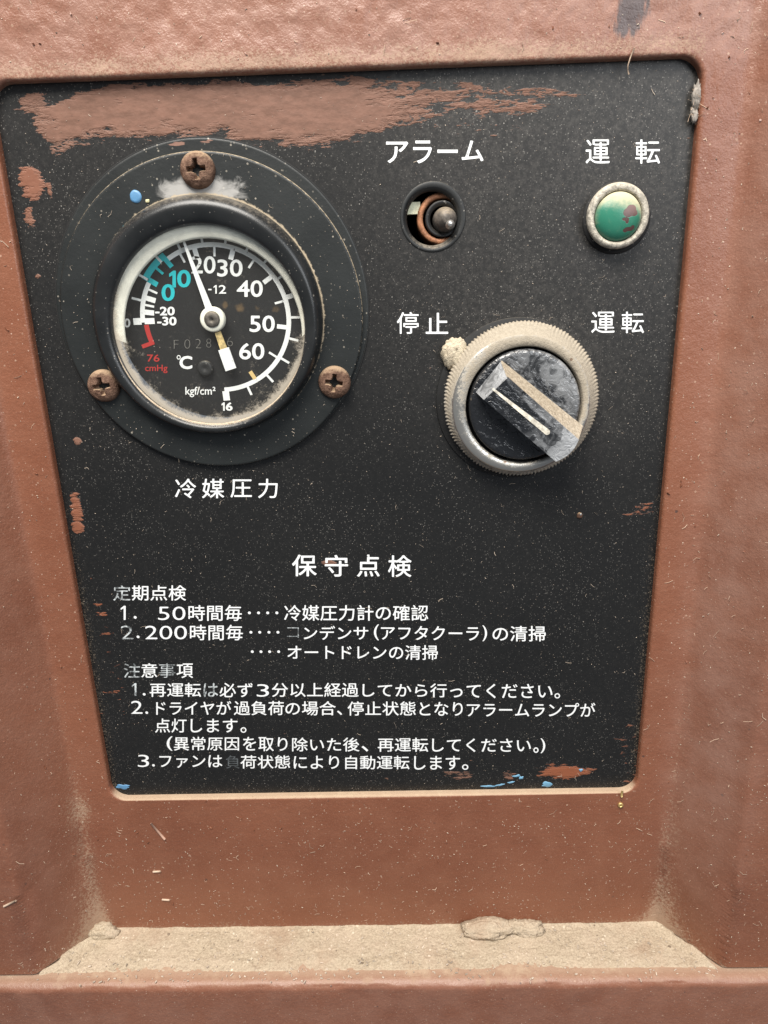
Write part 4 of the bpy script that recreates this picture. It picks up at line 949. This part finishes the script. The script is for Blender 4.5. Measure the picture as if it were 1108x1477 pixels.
for i, (pts, r, lab) in enumerate([([(218, 1187), (228, 1198), (238, 1210)], .0007, 'longest pale wood splinter stuck to the brown paint left of centre below the panel'), ([(221, 1257), (232, 1256)], .0006, 'short cream splinter on the brown paint low on the left'), ([(234, 1297), (245, 1297.5)], .0006, 'small cream splinter just above the dusty ledge on the left'), ([(45, 1246), (61, 1238)], .0006, 'pale splinter on the slanted left side of the cover')]):
    V, F = tube([cv(u, v, r * .3 + .0001 * (k_ % 2)) for k_, (u, v) in enumerate(pts)], r * .62, 5); tag(mesh_obj('wood_splinter', V, F, M['flake'] if i == 0 else M['fibre']), lab, 'splinter', 'splinters stuck to the cover')

# fine dust: fibres, grains, flakes (uncountable)
def scatter(name, n, region, yfun, mat, lrange, rad, label, curl=.5, keep=None):
    p = []
    while len(p) < n:
        x, z = RNG.uniform(region[0], region[1]), RNG.uniform(region[2], region[3])
        if keep is not None and not keep(x, z): continue
        y = yfun(x, z)
        if y is None: continue
        L = lrange[0] * (lrange[1] / lrange[0]) ** (RNG.uniform() ** 1.7); a = RNG.uniform(0, 2 * math.pi); b = a + RNG.normal() * curl; r = rad * RNG.uniform(.6, 1.4)
        p0 = np.array([x, y - r * .7, z]); p1 = p0 + np.array([math.cos(a) * L / 2, -RNG.uniform(0, .15) * L, math.sin(a) * L / 2]); p2 = p1 + np.array([math.cos(b) * L / 2, RNG.uniform(-.1, .2) * L, math.sin(b) * L / 2])
        p.append(tube([p0, p1, p2], r, 3))
    V, F = join(p); o = mesh_obj(name, V, F, mat, None, False); o['kind'] = 'stuff'; o['label'] = label; o['category'] = 'dust'; return o
inhole = lambda x, z: abs(x) < HW + .001 and abs(z) < HH + .001
cy1 = lambda x, z: float(cover_y(np.array([x]), np.array([z]))[0])
reg = (-.125, .135, ZL + .001, .155)
scatter('dust_fibres', 620, reg, cy1, M['fibre'], (.0006, .0032), .00006, 'fine pale fibres stuck all over the brown cover', .7, lambda x, z: not inhole(x, z) and RNG.uniform() < (1.0 if x > .095 or z < -.13 else .35))
scatter('dust_grains', 1500, reg, cy1, M['grain'], (.00015, .0006), .00010, 'pale grains scattered over the brown cover', .3, lambda x, z: not inhole(x, z) and RNG.uniform() < (1.0 if x > .095 or z < -.12 else .4))
scatter('paint_nibs', 110, reg, cy1, M['cover'], (.0004, .0012), .00022, 'lumps and nibs in the brown paint', .3, lambda x, z: not inhole(x, z) and RNG.uniform() < (1.0 if z > .1 else .5))
def py(x, z):
    if math.hypot(x - ALX, z - ALZ) < ALR or math.hypot(x - KX, z - KZ) < .022 or math.hypot(x - LX, z - LZ) < .0095: return None
    if math.hypot(x - GX, z - GZ) < BR + .0005: return None
    if math.hypot(x - GX, z - GZ) < GR: return YF
    return Y_PAN
scatter('panel_fibres', 230, (-.089, .089, -.108, .108), py, M['grain'], (.0004, .0024), .000045, 'fine pale fibres lying on the black panel', .8)
scatter('panel_grains', 1500, (-.089, .089, -.108, .108), py, M['grain'], (.00010, .0003), .00006, 'pale dust grains on the black panel', .3)
scatter('ledge_debris', 320, (-.114, .114, -.0225, -.001), lambda x, z: None, M['flake'], (.0004, .0014), .0002, 'crumbs') if False else None
def ledge_crumbs():
    p = []
    for i in range(420):
        x = RNG.uniform(-.116, .116); y = -RNG.uniform(0.0, 1) ** .7 * .0215; b0 = np.array([x, y, ZL + (.0007 if y > -.016 else .0002)]); L = RNG.uniform(.0003, .0011); a = RNG.uniform(0, 6.28)
        p.append(tube([b0, b0 + np.array([math.cos(a), math.sin(a), RNG.uniform(0, .3)]) * L], RNG.uniform(.00008, .00028), 4))
    V, F = join(p); o = mesh_obj('ledge_crumbs', V, F, M['grain'], None, False); o['kind'] = 'stuff'; o['label'] = 'pale crumbs lying in the dust of the ledge'; o['category'] = 'dust'
ledge_crumbs()
